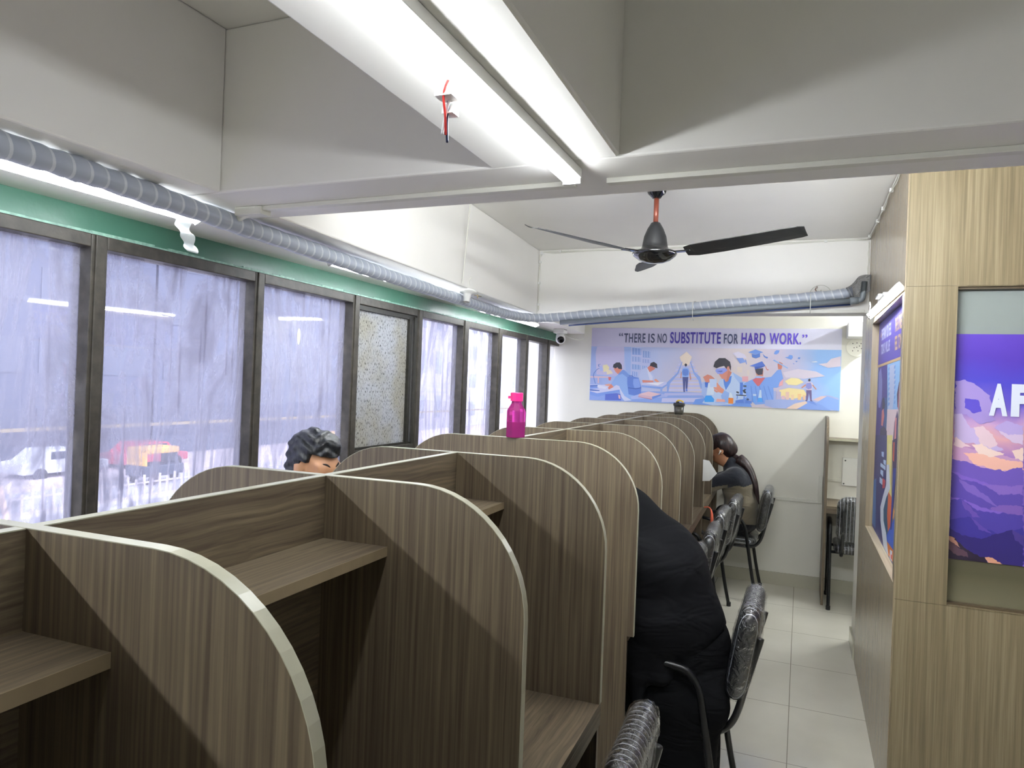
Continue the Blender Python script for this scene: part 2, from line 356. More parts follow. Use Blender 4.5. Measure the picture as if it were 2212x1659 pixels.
# ---------------------------------------------------------------- study desks (two runs back to back)
PT = .018                       # board thickness
TOP, DZ = 1.425, .812           # partition top, desk top
def basis(org, ang):
    c, s = math.cos(ang), math.sin(ang)
    return Matrix(((c, -s, 0, org[0]), (s, c, 0, org[1]), (0, 0, 1, 0), (0, 0, 0, 1)))
def side_profile(w, z0, r=.225, step=None):
    """outline in (u, z) from centre to the rounded outer corner"""
    return [(0, z0), (w, z0)] + [(w - r + r * math.cos(t), TOP - r + r * math.sin(t)) for t in [PI / 2 * k / 14 for k in range(15)]] + [(0, TOP)]
def board(M, prof, y0, y1, sgn, mb, mi=0):
    n = len(prof)
    vs = [M @ Vector((sgn * u, y0, z)) for u, z in prof] + [M @ Vector((sgn * u, y1, z)) for u, z in prof]
    fs = [tuple(range(n)), tuple(range(n, 2 * n))[::-1]] + [(i, n + i, n + (i + 1) % n, (i + 1) % n) for i in range(n)]
    if sgn < 0: fs = [f[::-1] for f in fs]
    mb.add(vs, fs, mi)
def band(M, prof, y0, y1, sgn, mb):
    """edge tape: thin strip following the profile between the points of prof"""
    t = .0012; n = len(prof); vs = []
    for i, (u, z) in enumerate(prof):
        a = Vector(prof[max(i - 1, 0)]); b = Vector(prof[min(i + 1, n - 1)]); d = (b - a).normalized(); nn = Vector((d.y, -d.x))
        if nn.x < 0 or (abs(nn.x) < 1e-3 and nn.y < 0): nn = -nn
        for k, y in ((0, y0 - .0004), (0, y1 + .0004), (t, y1 + .0004), (t, y0 - .0004)):
            vs.append(M @ Vector((sgn * (u + nn.x * k), y, z + nn.y * k)))
    fs = []
    for i in range(n - 1):
        for k in range(4): fs.append((i * 4 + k, i * 4 + (k + 1) % 4, (i + 1) * 4 + (k + 1) % 4, (i + 1) * 4 + k))
    fs += [(0, 1, 2, 3), ((n - 1) * 4 + 3, (n - 1) * 4 + 2, (n - 1) * 4 + 1, (n - 1) * 4)]
    mb.add(vs, fs)
def desk_unit(org, ang, ys, y_start, y_end, wr, wl, end_panels, label, shelf_bays, wide=()):
    M = basis(org, ang); root = thing('study_desk', (org[0], org[1], 0), label, 'desk', 'back-to-back study carrel desks')
    mb = MB(); mb.box(-PT / 2, PT / 2, y_start, y_end, 0.05, TOP - .001, M=M); sp = mb.build('center_panel', W_y, root)
    eb = MB(); eb.box(-PT / 2 - .0004, PT / 2 + .0004, y_start, y_end, TOP - .001, TOP + .0006, M=M); eb.build('edge_band', M_edge, sp)['label'] = 'pale top edge strip'
    for sg, w in ((1, wr), (-1, wl)):
        # worktop with its fascia
        dt = MB(); u0, u1 = sorted((sg * PT / 2, sg * w))
        dt.box(u0, u1, y_start + .001, y_end - .001, DZ - .018, DZ, M=M)
        f0, f1 = sorted((sg * (w - .018), sg * w)); dt.box(f0, f1, y_start + .001, y_end - .001, DZ - .058, DZ - .018, M=M)
        dt.build('desktop', W_y, root, bevel=.0008)
        for i, y in enumerate(ys):
            endp = i in end_panels; ww = w + (.018 if endp else 0); zz = DZ - .04 if endp else DZ
            p = MB(); prof = side_profile(ww, zz); board(M, prof, y - PT / 2, y + PT / 2, sg, p)
            po = p.build('partition_panel', W_z, root)
            e = MB(); band(M, prof[1:], y - PT / 2, y + PT / 2, sg, e); e.build('edge_band', M_edge, po)['label'] = 'pale rounded edge strip'
            l0, l1 = sorted((sg * PT / 2, sg * (w - .004))); lg = MB()
            lg.box(l0, l1, y - PT / 2, y + PT / 2, 0, DZ - (.04 if endp else .018), M=M)
            lg.build('leg_panel', W_z, root)
        for (a, b) in shelf_bays:
            s0, s1 = sorted((sg * PT / 2, sg * .155)); s = MB(); s.box(s0, s1, a + PT / 2, b - PT / 2, 1.284, 1.302, M=M)
            so = s.build('shelf', W_y, root)
            e = MB(); q0, q1 = sorted((sg * .155, sg * .156)); e.box(q0, q1, a + PT / 2, b - PT / 2, 1.2838, 1.3022, M=M); e.build('edge_band', M_edgeb, so)
    return root
YA = [-.02, .572, 1.162, 1.76]   # the unit stops at its last divider; a gap follows
angA = .0195
desk_unit((-.8525, 0, 0), angA, YA, -.61, 1.769, .437, .443, [], 'nearest study carrel desk, empty bays with open shelves and tall rounded dividers', [(-.61, YA[0]), (YA[0], YA[1]), (YA[1], YA[2]), (YA[2], YA[3])])
angB = .0330; YB0 = 2.39
YB = [0, .662, 1.312, 1.972, 2.668, 3.345, 4.01]
desk_unit((-.9655, YB0, 0), angB, YB, -.0, 4.01, .444, .449, [0], 'farther study carrel desk run reaching the far wall, dividers one behind another', [(YB[k], YB[k + 1]) for k in range(6)])

# ---------------------------------------------------------------- organic surfaces: smooth union of round cones and ellipsoids
def rcone(a, b, ra, rb=None): return ('c', a, b, ra, ra if rb is None else rb)
def ell(c, r, M=None): return ('e', c, r, M)
def sdf(prims, P, k):
    D = None
    for p in prims:
        kk = k
        if p[0] in ('c', 'C'):
            a = np.array(p[1], float); b = np.array(p[2], float); ab = b - a
            t = np.clip(((P - a) @ ab) / max(ab @ ab, 1e-9), 0, 1)
            d = np.linalg.norm(P - a - t[..., None] * ab, axis=-1) - (p[3] + (p[4] - p[3]) * t)
        else:
            q = P - np.array(p[1], float)
            if p[3] is not None: q = q @ np.array(p[3].to_3x3() if hasattr(p[3], 'to_3x3') else p[3], float)
            r = np.array(p[2], float); n = np.linalg.norm(q / r, axis=-1); d = (n - 1) * r.min() * .5 + .5 * n * (n - 1) / np.maximum(np.linalg.norm(q / (r * r), axis=-1), 1e-6)
        if len(p) > 4 and p[0] == 'e' and p[4] == 'sub':
            h = np.maximum(k * .35 - np.abs(-d - D), 0) / (k * .35); D = np.maximum(D, -d) + h * h * k * .35 / 4
            continue
        if D is None: D = d; continue
        h = np.maximum(kk - np.abs(D - d), 0) / kk; D = np.minimum(D, d) - h * h * kk / 4
    return D
def blob(prims, res=.012, k=.04, extra=None, bounds=None):
    if bounds is None:
        lo = np.full(3, 9.); hi = -lo
        for p in prims:
            if len(p) > 4 and p[0] == 'e' and p[4] == 'sub': continue
            for c, r in (((p[1], p[3]), (p[2], p[4])) if p[0] == 'c' else ((p[1], max(p[2])),)):
                lo = np.minimum(lo, np.array(c) - r); hi = np.maximum(hi, np.array(c) + r)
        lo -= .04; hi += .04
    else: lo, hi = np.array(bounds[0]), np.array(bounds[1])
    n = np.ceil((hi - lo) / res).astype(int) + 1
    ax = [lo[i] + res * np.arange(n[i]) for i in range(3)]
    P = np.stack(np.meshgrid(*ax, indexing='ij'), -1)
    D = sdf(prims, P, k)
    if extra: D = extra(P, D)
    S = D < 0
    c = [(i, j, l) for i in (0, 1) for j in (0, 1) for l in (0, 1)]
    cs = np.stack([S[i:S.shape[0] - 1 + i, j:S.shape[1] - 1 + j, l:S.shape[2] - 1 + l] for i, j, l in c], -1)
    act = cs.any(-1) & ~cs.all(-1); idx = -np.ones(act.shape, int); ii = np.argwhere(act); idx[act] = np.arange(len(ii))
    acc = np.zeros((len(ii), 3)); cnt = np.zeros(len(ii))
    for a in range(8):
        for b in range(a + 1, 8):
            if sum(abs(np.array(c[a]) - np.array(c[b]))) != 1: continue
            pa = ii + c[a]; pb = ii + c[b]
            da = D[pa[:, 0], pa[:, 1], pa[:, 2]]; db = D[pb[:, 0], pb[:, 1], pb[:, 2]]
            x = (da < 0) != (db < 0); t = np.where(x, da / np.where(x, da - db, 1), 0)
            acc += np.where(x[:, None], pa + (pb - pa) * t[:, None], 0); cnt += x
    V = lo + res * acc / np.maximum(cnt, 1)[:, None]
    F = []
    for d in range(3):
        e = [0, 0, 0]; e[d] = 1; u = [0, 0, 0]; u[(d + 1) % 3] = 1; w = [0, 0, 0]; w[(d + 2) % 3] = 1
        A = S[tuple(slice(0, S.shape[q] - e[q]) for q in range(3))]; B = S[tuple(slice(e[q], S.shape[q]) for q in range(3))]
        for p in np.argwhere(A != B):
            if p[(d + 1) % 3] < 1 or p[(d + 2) % 3] < 1: continue
            p = np.array(p); q = [p, p - u, p - u - np.array(w), p - w]
            if any((x >= np.array(idx.shape)).any() for x in q): continue
            f = [int(idx[tuple(x)]) for x in q]
            if min(f) < 0: continue
            F.append(f if A[tuple(p)] else f[::-1])
    mb = MB(); mb.v = [tuple(v) for v in V]; mb.f = [tuple(f) for f in F]; mb.m = [0] * len(F); return mb
def paint(mb, fn):
    V = mb.v
    for i, f in enumerate(mb.f):
        c = (sum(V[j][0] for j in f) / len(f), sum(V[j][1] for j in f) / len(f), sum(V[j][2] for j in f) / len(f)); mb.m[i] = fn(c)
    return mb
def relax(o, it=3):
    m = o.modifiers.new('smooth', 'SMOOTH'); m.iterations = it; m.factor = .5; return o

# ---------------------------------------------------------------- wrapped visitor chairs
def stripes():
    m, N, L, P = newmat('black_ribbed_vinyl')
    tc = N.new('ShaderNodeTexCoord'); sp = N.new('ShaderNodeSeparateXYZ'); L.new(tc.outputs['Object'], sp.inputs[0])
    a = N.new('ShaderNodeMath'); a.operation = 'MULTIPLY'; L.new(sp.outputs['Y'], a.inputs[0]); a.inputs[1].default_value = 1 / .0235
    b = N.new('ShaderNodeMath'); b.operation = 'PINGPONG'; L.new(a.outputs[0], b.inputs[0]); b.inputs[1].default_value = .5
    c = N.new('ShaderNodeMath'); c.operation = 'LESS_THAN'; L.new(b.outputs[0], c.inputs[0]); c.inputs[1].default_value = .06
    mx = N.new('ShaderNodeMix'); mx.data_type = 'RGBA'; L.new(c.outputs[0], mx.inputs[0]); mx.inputs[6].default_value = lin('0b0c0e'); mx.inputs[7].default_value = lin('9ea2aa')
    L.new(mx.outputs[2], P.inputs['Base Color']); P.inputs['Roughness'].default_value = .3
    bp = N.new('ShaderNodeBump'); bp.inputs['Strength'].default_value = .5; bp.inputs['Distance'].default_value = .004; L.new(b.outputs[0], bp.inputs['Height']); L.new(bp.outputs['Normal'], P.inputs['Normal'])
    return m
M_vinyl = stripes()
M_wraptube = film_mat('wrapped_tube_film', .12, amt=.03, bump=1.0, bs=90)
def cushion(w, h, t, r, M, nu=20, puff=.35, crumple=0, seed=0, grow=0):
    """rounded slab in local (y, z) plane, thickness along x; M places it"""
    mb = MB(); n = 10; out = []
    def corner(cy, cz, a0): return [(cy + r * math.cos(a0 + PI / 2 * k / n), cz + r * math.sin(a0 + PI / 2 * k / n)) for k in range(n + 1)]
    out = corner(w / 2 - r, h / 2 - r, 0) + corner(-w / 2 + r, h / 2 - r, PI / 2) + corner(-w / 2 + r, -h / 2 + r, PI) + corner(w / 2 - r, -h / 2 + r, 1.5 * PI)
    rings = []; m = len(out)
    for k in range(9):                                        # across the thickness
        a = -PI / 2 + PI * k / 8; x = math.sin(a) * (t / 2 + grow); s = 1 - (1 - math.cos(a)) * min(.9, t / min(w, h)) * .9
        rings.append([(x, y * s * (1 + 2 * grow / w), z * s * (1 + 2 * grow / h)) for y, z in out])
    vs = [p for rg in rings for p in rg]; fs = [(i * m + j, i * m + (j + 1) % m, (i + 1) * m + (j + 1) % m, (i + 1) * m + j) for i in range(8) for j in range(m)]
    for side, base in ((-1, 0), (1, 8 * m)):
        last = list(range(base, base + m)); x = side * (t / 2 + grow)
        for s in (.8, .6, .4, .2):
            new = []
            for j in range(m):
                y, z = rings[0][j][1:]; px = x + side * t * puff * .5 * (1 - s * s)
                vs.append((px, y * s, z * s)); new.append(len(vs) - 1)
            for j in range(m):
                q = (last[j], last[(j + 1) % m], new[(j + 1) % m], new[j]); fs.append(q[::-1] if side < 0 else q)
            last = new
        fs.append(tuple(last) if side > 0 else tuple(last[::-1]))
    if crumple:
        o = Vector((seed * 3.3, seed, 0)); vs = [tuple(Vector(v) + crumple * (noise.noise_vector(Vector(v) * 22 + o) * 1.0 + .6 * noise.noise_vector(Vector(v) * 55 + o))) for v in vs]
    mb.add([M @ Vector(v) for v in vs], fs); return mb
def make_chair(label):
    t = thing('visitor_chair', (0, 0, 0), label, 'chair', 'plastic-wrapped black steel chairs')
    Mb = Matrix.Translation((-.235, 0, .70)) @ Matrix.Rotation(-.16, 4, 'Y')
    b = cushion(.42, .35, .070, .075, Mb).build('backrest', M_vinyl, t, smooth=True, world=False)
    cushion(.42, .35, .070, .075, Mb, crumple=.008, seed=2, grow=.004).build('plastic_cover', M_film, b, smooth=True, world=False)['label'] = 'crumpled clear plastic over the backrest'
    Ms = Matrix.Translation((.03, 0, .455)) @ Matrix.Rotation(PI / 2, 4, 'Y')
    s = cushion(.43, .43, .06, .06, Ms).build('seat', M_vinyl, t, smooth=True, world=False)
    cushion(.43, .43, .06, .06, Ms, crumple=.005, seed=5, grow=.006).build('plastic_cover', M_film, s, smooth=True, world=False)
    for sy in (-1, 1):
        y = sy * .245
        P = [(-.205, y, .012), (-.165, y, .20), (-.115, y, .50), (-.095, y, .585), (-.06, y, .632), (0, y, .648), (.09, y, .648), (.145, y, .63), (.17, y, .58), (.185, y, .50), (.215, y, .2), (.235, y, .012)]
        m = MB().tube(smooth_path(P, 5), .0125, 12); leg = m.build('side_leg_frame', M_black, t, smooth=True, world=False)
        rr = random.Random(sy + 5); sp = smooth_path(P, 10)
        w = MB().tube(sp, [.0145 + .0022 * rr.random() + .0012 * math.sin(i * 1.1) for i in range(len(sp))], 12)
        w.build('plastic_cover', M_wraptube, leg, smooth=True, world=False)
        for q in (P[0], P[-1]): MB().tube([(q[0], y, 0), (q[0], y, .03)], .016, 12).build('foot_cap', M_blackm, leg, smooth=False, world=False)
        y2 = sy * .165
        Q = [(.20, y2, .412), (.0, y2, .410), (-.12, y2, .408), (-.165, y2, .415), (-.20, y2, .445), (-.225, y2, .50), (-.255, y2, .62), (-.285, y2, .735), (-.292, y2, .765)]
        MB().tube(smooth_path(Q, 5), .0125, 12).build('back_tube', M_black, t, smooth=True, world=False)
    for x in (.17, -.12): MB().tube([(x, -.245, .425), (x, .245, .425)], .011, 10).build('cross_bar', M_black, t, smooth=True, world=False)
    return t
chair0 = make_chair('')
G = 'plastic-wrapped black steel chairs'
chairs = [  # x, y, heading of the front, label
    (-.575, 1.535, PI + .04, 'black plastic-wrapped chair with white stripes, nearest the camera at the bottom edge'),
    (-.395, 2.785, PI, 'black wrapped chair that the person in the black robe sits on'),
    (-.70, 3.46, PI, 'empty wrapped chair nearest behind the robed person, lowest of the row'),
    (-.69, 4.08, PI + .03, 'second empty wrapped chair beyond the robed person, just behind the nearest empty one'),
    (-.70, 4.74, PI, 'third empty wrapped black chair, beneath the orange strap at the desk row'),
    (-.67, 5.36, PI - .03, 'last empty wrapped chair, in front of the person in the taupe shirt'),
    (-.475, 6.05, PI, 'wrapped black chair that the person in the taupe and navy shirt sits on'),
    (.485, 6.09, PI / 2, 'wrapped striped chair at the small desk beyond the cabin partition'),
    (-1.74, 2.20, 0, 'chair by the windows under the dark-haired man')]
CH = []
for i, (x, y, a, lab) in enumerate(chairs):
    o = chair0 if i == 0 else copy_tree(chair0)
    o.location = (x, y, 0); o.rotation_euler.z = a; o['label'] = lab; CH.append(o)

# ---------------------------------------------------------------- people
def xf(M, prims):
    R = np.array(M.to_3x3()); out = []
    for p in prims:
        if p[0] == 'c': out.append(('c', tuple(M @ Vector(p[1])), tuple(M @ Vector(p[2])), p[3], p[4]))
        else:
            R2 = R if p[3] is None else R @ np.array(p[3].to_3x3())
            out.append(('e', tuple(M @ Vector(p[1])), p[2], R2) + tuple(p[4:]))
    return out
HEAD = [ell((-.012, 0, .03), (.094, .076, .088)), ell((.03, 0, -.03), (.062, .060, .082)), ell((.045, 0, -.088), (.038, .036, .028)),
        rcone((.086, 0, .005), (.104, 0, -.034), .007, .012), ell((.086, 0, -.064), (.012, .024, .008)), ell((.070, .03, .022), (.018, .03, .010)), ell((.070, -.03, .022), (.018, .03, .010)),
        ell((-.004, .076, -.012), (.020, .009, .032)), ell((-.004, -.076, -.012), (.020, .009, .032))]
SOCK = [('e', (.090, .031, .002), (.012, .017, .010), None, 'sub'), ('e', (.090, -.031, .002), (.012, .017, .010), None, 'sub')]
LID = [ell((.081, .031, .007), (.011, .016, .0065)), ell((.081, -.031, .007), (.011, .016, .0065)), ell((.080, .031, -.008), (.010, .014, .005)), ell((.080, -.031, -.008), (.010, .014, .005))]
def hand(M, side):
    """palm along +x, back of the hand +z, side=+1 puts the thumb on +y"""
    p = [ell((.042, 0, 0), (.048, .038, .014))]
    for i, (y, l, b) in enumerate([(.029, .068, .32), (.010, .078, .38), (-.010, .072, .42), (-.029, .056, .5)]):
        y *= side; a = (.078, y, 0); c = (.078 + l * .5 * math.cos(b * .5), y * 1.1, -l * .5 * math.sin(b * .5)); d = (c[0] + l * .5 * math.cos(b * 2), y * 1.12, c[2] - l * .5 * math.sin(b * 2))
        p += [rcone(a, c, .0092, .0082), rcone(c, d, .0082, .0068)]
    p += [rcone((.018, .026 * side, -.004), (.046, .056 * side, -.012), .013, .0095), rcone((.046, .056 * side, -.012), (.074, .062 * side, -.018), .0095, .008)]
    return xf(M, p)
def aim(pos, fwd, up=(0, 0, 1)):
    f = Vector(fwd).normalized(); s = Vector(up).cross(f).normalized(); u = f.cross(s)
    return Matrix(((f.x, s.x, u.x, pos[0]), (f.y, s.y, u.y, pos[1]), (f.z, s.z, u.z, pos[2]), (0, 0, 0, 1)))
def grow(prims, g): return [(('c', p[1], p[2], p[3] + g, p[4] + g) if p[0] == 'c' else ('e', p[1], tuple(r + g for r in p[2]), p[3])) for p in prims if not (p[0] == 'e' and len(p) > 4)]
M_skin = simple('warm_brown_skin', 'b07d5c', .45, var=.08, vscale=12); M_skin2 = simple('light_brown_skin', 'c99570', .42, var=.07, vscale=14)
def hair_mat(name, c1, c2, sc=(90, 90, 12)):
    m, N, L, P = newmat(name); tc = N.new('ShaderNodeTexCoord'); mp = N.new('ShaderNodeMapping'); mp.inputs['Scale'].default_value = sc; L.new(tc.outputs['Object'], mp.inputs['Vector'])
    t = N.new('ShaderNodeTexNoise'); t.inputs['Scale'].default_value = 1; t.inputs['Detail'].default_value = 4; t.inputs['Distortion'].default_value = .6; L.new(mp.outputs[0], t.inputs['Vector'])
    r = N.new('ShaderNodeValToRGB'); r.color_ramp.elements[0].color = lin(c1); r.color_ramp.elements[1].color = lin(c2); r.color_ramp.elements[0].position = .4; r.color_ramp.elements[1].position = .75
    L.new(t.outputs['Fac'], r.inputs['Fac']); L.new(r.outputs['Color'], P.inputs['Base Color']); P.inputs['Roughness'].default_value = .36
    b = N.new('ShaderNodeBump'); b.inputs['Strength'].default_value = .6; b.inputs['Distance'].default_value = .004; L.new(t.outputs['Fac'], b.inputs['Height']); L.new(b.outputs['Normal'], P.inputs['Normal']); return m
M_hair = hair_mat('black_hair', '101216', '2c2f36'); M_hair2 = hair_mat('dark_brown_hair', '1a1213', '3d2524')
def cloth(name, col, folds=.35, rough=.85, sc=9, sheen=.2):
    m, N, L, P = newmat(name); P.inputs['Base Color'].default_value = lin(col); P.inputs['Roughness'].default_value = rough; P.inputs['Sheen Weight'].default_value = sheen; P.inputs['Specular IOR Level'].default_value = .25 if sheen > .1 else .16
    tc = N.new('ShaderNodeTexCoord'); mp = N.new('ShaderNodeMapping'); mp.inputs['Rotation'].default_value = (0, .7, 0); mp.inputs['Scale'].default_value = (1, 1, 2.6); L.new(tc.outputs['Object'], mp.inputs['Vector'])
    t = N.new('ShaderNodeTexNoise'); t.inputs['Scale'].default_value = sc; t.inputs['Detail'].default_value = 2; t.inputs['Distortion'].default_value = .8; L.new(mp.outputs[0], t.inputs['Vector'])
    b = N.new('ShaderNodeBump'); b.inputs['Strength'].default_value = folds; b.inputs['Distance'].default_value = .03; L.new(t.outputs['Fac'], b.inputs['Height']); L.new(b.outputs['Normal'], P.inputs['Normal']); return m
M_robe = cloth('black_robe_cloth', '0a0b0f', .6, .85, 5, 0.0); M_robe2 = cloth('black_skirt_cloth', '06070a', .6, .9, 7, 0)
M_navy = cloth('navy_knit', '23262f', .3); M_taupe = cloth('taupe_knit', '6f6757', .3); M_trouser = cloth('black_trousers', '121318', .3); M_shirt = cloth('grey_shirt', '4c5360', .3)
M_shoe = simple('dark_shoe', '1b1b1d', .5)
M_brow = simple('eyebrow_hair', '1c1718', .7); M_eye = simple('dark_eye', '2a1c18', .15)
def brows(parent, MH, mat=None):
    for s in (-1, 1):
        P = [MH @ Vector((.092 - .022 * t * t, s * (.014 + .034 * t), .022 + .010 * math.sin(t * 2.6))) for t in [k / 6 for k in range(7)]]
        MB().tube(P, [.0012 + .0024 * math.sin(PI * (k + .6) / 7.4) for k in range(7)], 8).build('eyebrow', M_brow, parent, smooth=True)
        MB().lathe([(.0001, -.0095), (.0065, -.007), (.0095, 0), (.0065, .007), (.0001, .0095)], 14, M=MH @ Matrix.Translation((.0785, s * .031, .0))).build('eye', M_eye, parent, smooth=True)
        P = [MH @ Vector((.0925 - .012 * (t - .4) ** 2 * 4, s * (.016 + .030 * t), -.001 - .0035 * math.sin(PI * t))) for t in [k / 6 for k in range(7)]]
        MB().tube(P, [.0012 + .0014 * math.sin(PI * k / 6) for k in range(7)], 6).build('eyelashes', M_brow, parent, smooth=True)
def shoes(parent, spots, d):
    for x, y in spots:
        M = aim((x, y, 0), d); MB().add(*(lambda b: (b.v, b.f))(blob(xf(M, [ell((.06, 0, .045), (.075, .042, .035)), ell((-.05, 0, .05), (.06, .038, .045))]), .01, .03))).build('shoe', M_shoe, parent, smooth=True)

# person in black robe and long head covering, bent low over the desk
pw = thing('person', (-.42, 2.76, 0), 'person in a long black robe and head covering slumped forward onto the desk', 'person')
MHw = aim((-.665, 2.76, 1.085), (-.80, 0, -.60))
wb = xf(MHw, HEAD) + [rcone((-.60, 2.76, 1.03), (-.55, 2.76, .98), .05, .055), rcone((-.53, 2.62, .93), (-.53, 2.90, .93), .06), ell((-.46, 2.76, .84), (.11, .15, .16)), ell((-.41, 2.76, .68), (.11, .14, .15)), ell((-.41, 2.76, .575), (.13, .17, .10)),
      rcone((-.53, 2.60, .92), (-.64, 2.57, .865), .045, .038), rcone((-.64, 2.57, .865), (-.83, 2.66, .850), .036, .025), rcone((-.53, 2.92, .92), (-.64, 2.95, .865), .045, .038), rcone((-.64, 2.95, .865), (-.83, 2.86, .850), .036, .025),
      rcone((-.42, 2.68, .56), (-.80, 2.68, .56), .075, .055), rcone((-.80, 2.68, .56), (-.78, 2.68, .10), .05, .035), rcone((-.42, 2.84, .56), (-.80, 2.84, .56), .075, .055), rcone((-.80, 2.84, .56), (-.78, 2.84, .10), .05, .035)]
wb += hand(aim((-.835, 2.665, .842), (-.9, .35, 0)), 1) + hand(aim((-.835, 2.855, .842), (-.9, -.35, 0)), -1) + xf(MHw, SOCK) + xf(MHw, LID)
blob(wb, .009, .022).build('body', M_skin, pw, smooth=True)
cape = [ell((-.655, 2.76, 1.11), (.125, .105, .125)), rcone((-.61, 2.76, 1.09), (-.515, 2.76, 1.015), .118, .122), rcone((-.52, 2.60, .95), (-.52, 2.92, .95), .115), ell((-.455, 2.76, .87), (.168, .212, .20)), ell((-.405, 2.76, .70), (.175, .205, .20)),
        ell((-.47, 2.75, .76), (.19, .235, .19)), rcone((-.54, 2.585, .90), (-.66, 2.56, .86), .085, .062), rcone((-.54, 2.93, .90), (-.66, 2.96, .86), .085, .062), rcone((-.66, 2.56, .88), (-.80, 2.65, .875), .055, .045), rcone((-.66, 2.96, .88), (-.80, 2.87, .875), .055, .045),
        rcone((-.535, 2.575, .84), (-.512, 2.535, .46), .075, .030), rcone((-.50, 2.60, .78), (-.43, 2.55, .60), .10, .03)]
def folds(a, f, ph=0):
    def fn(P, D):
        x, y, z = P[..., 0], P[..., 1], P[..., 2]
        w = np.sin(f * (z * .9 + x * .55) + 2.2 * np.sin(9 * y + 4 * x) + ph) * a
        v = np.sin(f * .55 * (z * .5 - x * 1.1) + 1.6 * np.sin(7 * z + 3 * y) + 1.3 * ph) * a * .8
        return D + (w + v) * 1.5 * np.clip(1 - np.abs(D) / .05, 0, 1)
    return fn
def cape_cut(P, D):
    D = folds(.0042, 34)(P, D); x, z = P[..., 0], P[..., 2]
    hem = .465 + np.maximum(x + .51, 0) * 1.0 + np.maximum(-.51 - x, 0) * 2.2 + .006 * np.sin(x * 40)
    D = np.maximum(D, hem - z)
    return D
cape_o = blob(cape, .010, .06, cape_cut).build('long_head_covering', M_robe, pw, smooth=True); relax(cape_o, 2)
skirt = [ell((-.40, 2.77, .58), (.20, .215, .17)), ell((-.365, 2.77, .69), (.14, .185, .11)), rcone((-.27, 2.62, .50), (-.58, 2.62, .50), .07, .07), rcone((-.29, 2.62, .48), (-.32, 2.62, .17), .065, .06), rcone((-.42, 2.62, .48), (-.44, 2.62, .15), .065, .06), rcone((-.42, 2.67, .55), (-.78, 2.67, .565), .095, .075), rcone((-.42, 2.86, .55), (-.78, 2.86, .565), .095, .075), rcone((-.37, 2.685, .50), (-.345, 2.685, .16), .118, .10), rcone((-.37, 2.84, .50), (-.345, 2.84, .16), .118, .10), rcone((-.30, 2.70, .56), (-.30, 2.84, .56), .07, .07), rcone((-.52, 2.69, .50), (-.55, 2.69, .14), .11, .10),
         rcone((-.52, 2.85, .50), (-.55, 2.85, .14), .11, .10), rcone((-.79, 2.68, .54), (-.78, 2.68, .09), .08, .075), rcone((-.79, 2.85, .54), (-.78, 2.85, .09), .08, .075), rcone((-.60, 2.70, .20), (-.70, 2.70, .10), .10, .08)]
def sk(P, D):
    x, y, z = P[..., 0], P[..., 1], P[..., 2]
    return D + .007 * np.sin(46 * x + 2 * np.sin(6 * z) + 20 * y) * np.clip((.6 - z) * 3, 0, 1)
relax(blob(skirt, .011, .06, sk).build('robe_skirt', M_robe2, pw, smooth=True), 2)
shoes(pw, [(-.80, 2.68), (-.80, 2.85)], (-1, 0, 0))

# person with the long ponytail at the far end
pg = thing('person', (-.45, 6.05, 0), 'person with long dark ponytail and white earbud, taupe and navy top, bent over the desk', 'person')
MHg = aim((-.598, 6.045, 1.150), (-.86, .08, -.50))
arms_g = [rcone((-.475, 5.905, .945), (-.655, 5.885, .868), .050, .042), rcone((-.475, 6.195, .945), (-.655, 6.215, .868), .050, .042)]
gb = xf(MHg, HEAD) + [rcone((-.575, 6.05, 1.07), (-.49, 6.05, .985), .048, .055), rcone((-.475, 5.93, .945), (-.475, 6.17, .945), .055), ell((-.45, 6.05, .86), (.11, .15, .14)), ell((-.43, 6.05, .72), (.105, .135, .13)), ell((-.44, 6.05, .585), (.14, .165, .10))] + arms_g + \
     [rcone((-.655, 5.885, .868), (-.86, 5.985, .850), .038, .026), rcone((-.655, 6.215, .868), (-.86, 6.115, .850), .038, .026),
      rcone((-.45, 5.97, .55), (-.83, 5.97, .555), .078, .055), rcone((-.83, 5.97, .555), (-.80, 5.97, .10), .05, .035), rcone((-.45, 6.13, .55), (-.83, 6.13, .555), .078, .055), rcone((-.83, 6.13, .555), (-.80, 6.13, .10), .05, .035)]
gb += hand(aim((-.865, 5.985, .842), (-.9, .35, 0)), 1) + hand(aim((-.865, 6.115, .842), (-.9, -.35, 0)), -1) + xf(MHg, SOCK) + xf(MHg, LID)
gbo = blob(gb, .009, .022).build('body', M_skin, pg, smooth=True)
brows(gbo, MHg)
def top_paint(c):
    x, y, z = c
    near = min(abs(y - 5.905), abs(y - 6.195))
    if x < -.52: return 0 if z > .885 + (x + .52) * .25 else 1                # sleeve: navy above, taupe cuff
    return 0 if z > .862 + .10 * max(0, (x + .40) / .12) + .02 * math.sin(x * 25) else 1
shirt = grow([ell((-.45, 6.05, .86), (.118, .158, .15)), ell((-.425, 6.05, .71), (.118, .150, .15)), ell((-.43, 6.05, .605), (.135, .165, .09)), rcone((-.475, 5.93, .945), (-.475, 6.17, .945), .06)] + arms_g + [rcone((-.49, 6.05, .98), (-.515, 6.05, 1.035), .070, .052)], .014)
def sh(P, D):
    x, y, z = P[..., 0], P[..., 1], P[..., 2]
    return np.maximum(D + .0035 * np.sin(38 * z + 14 * x + 2 * np.sin(11 * y)), .525 - z)
relax(paint(blob(shirt, .0065, .045, sh), top_paint).build('two_tone_top', [M_navy, M_taupe], pg, smooth=True), 2)
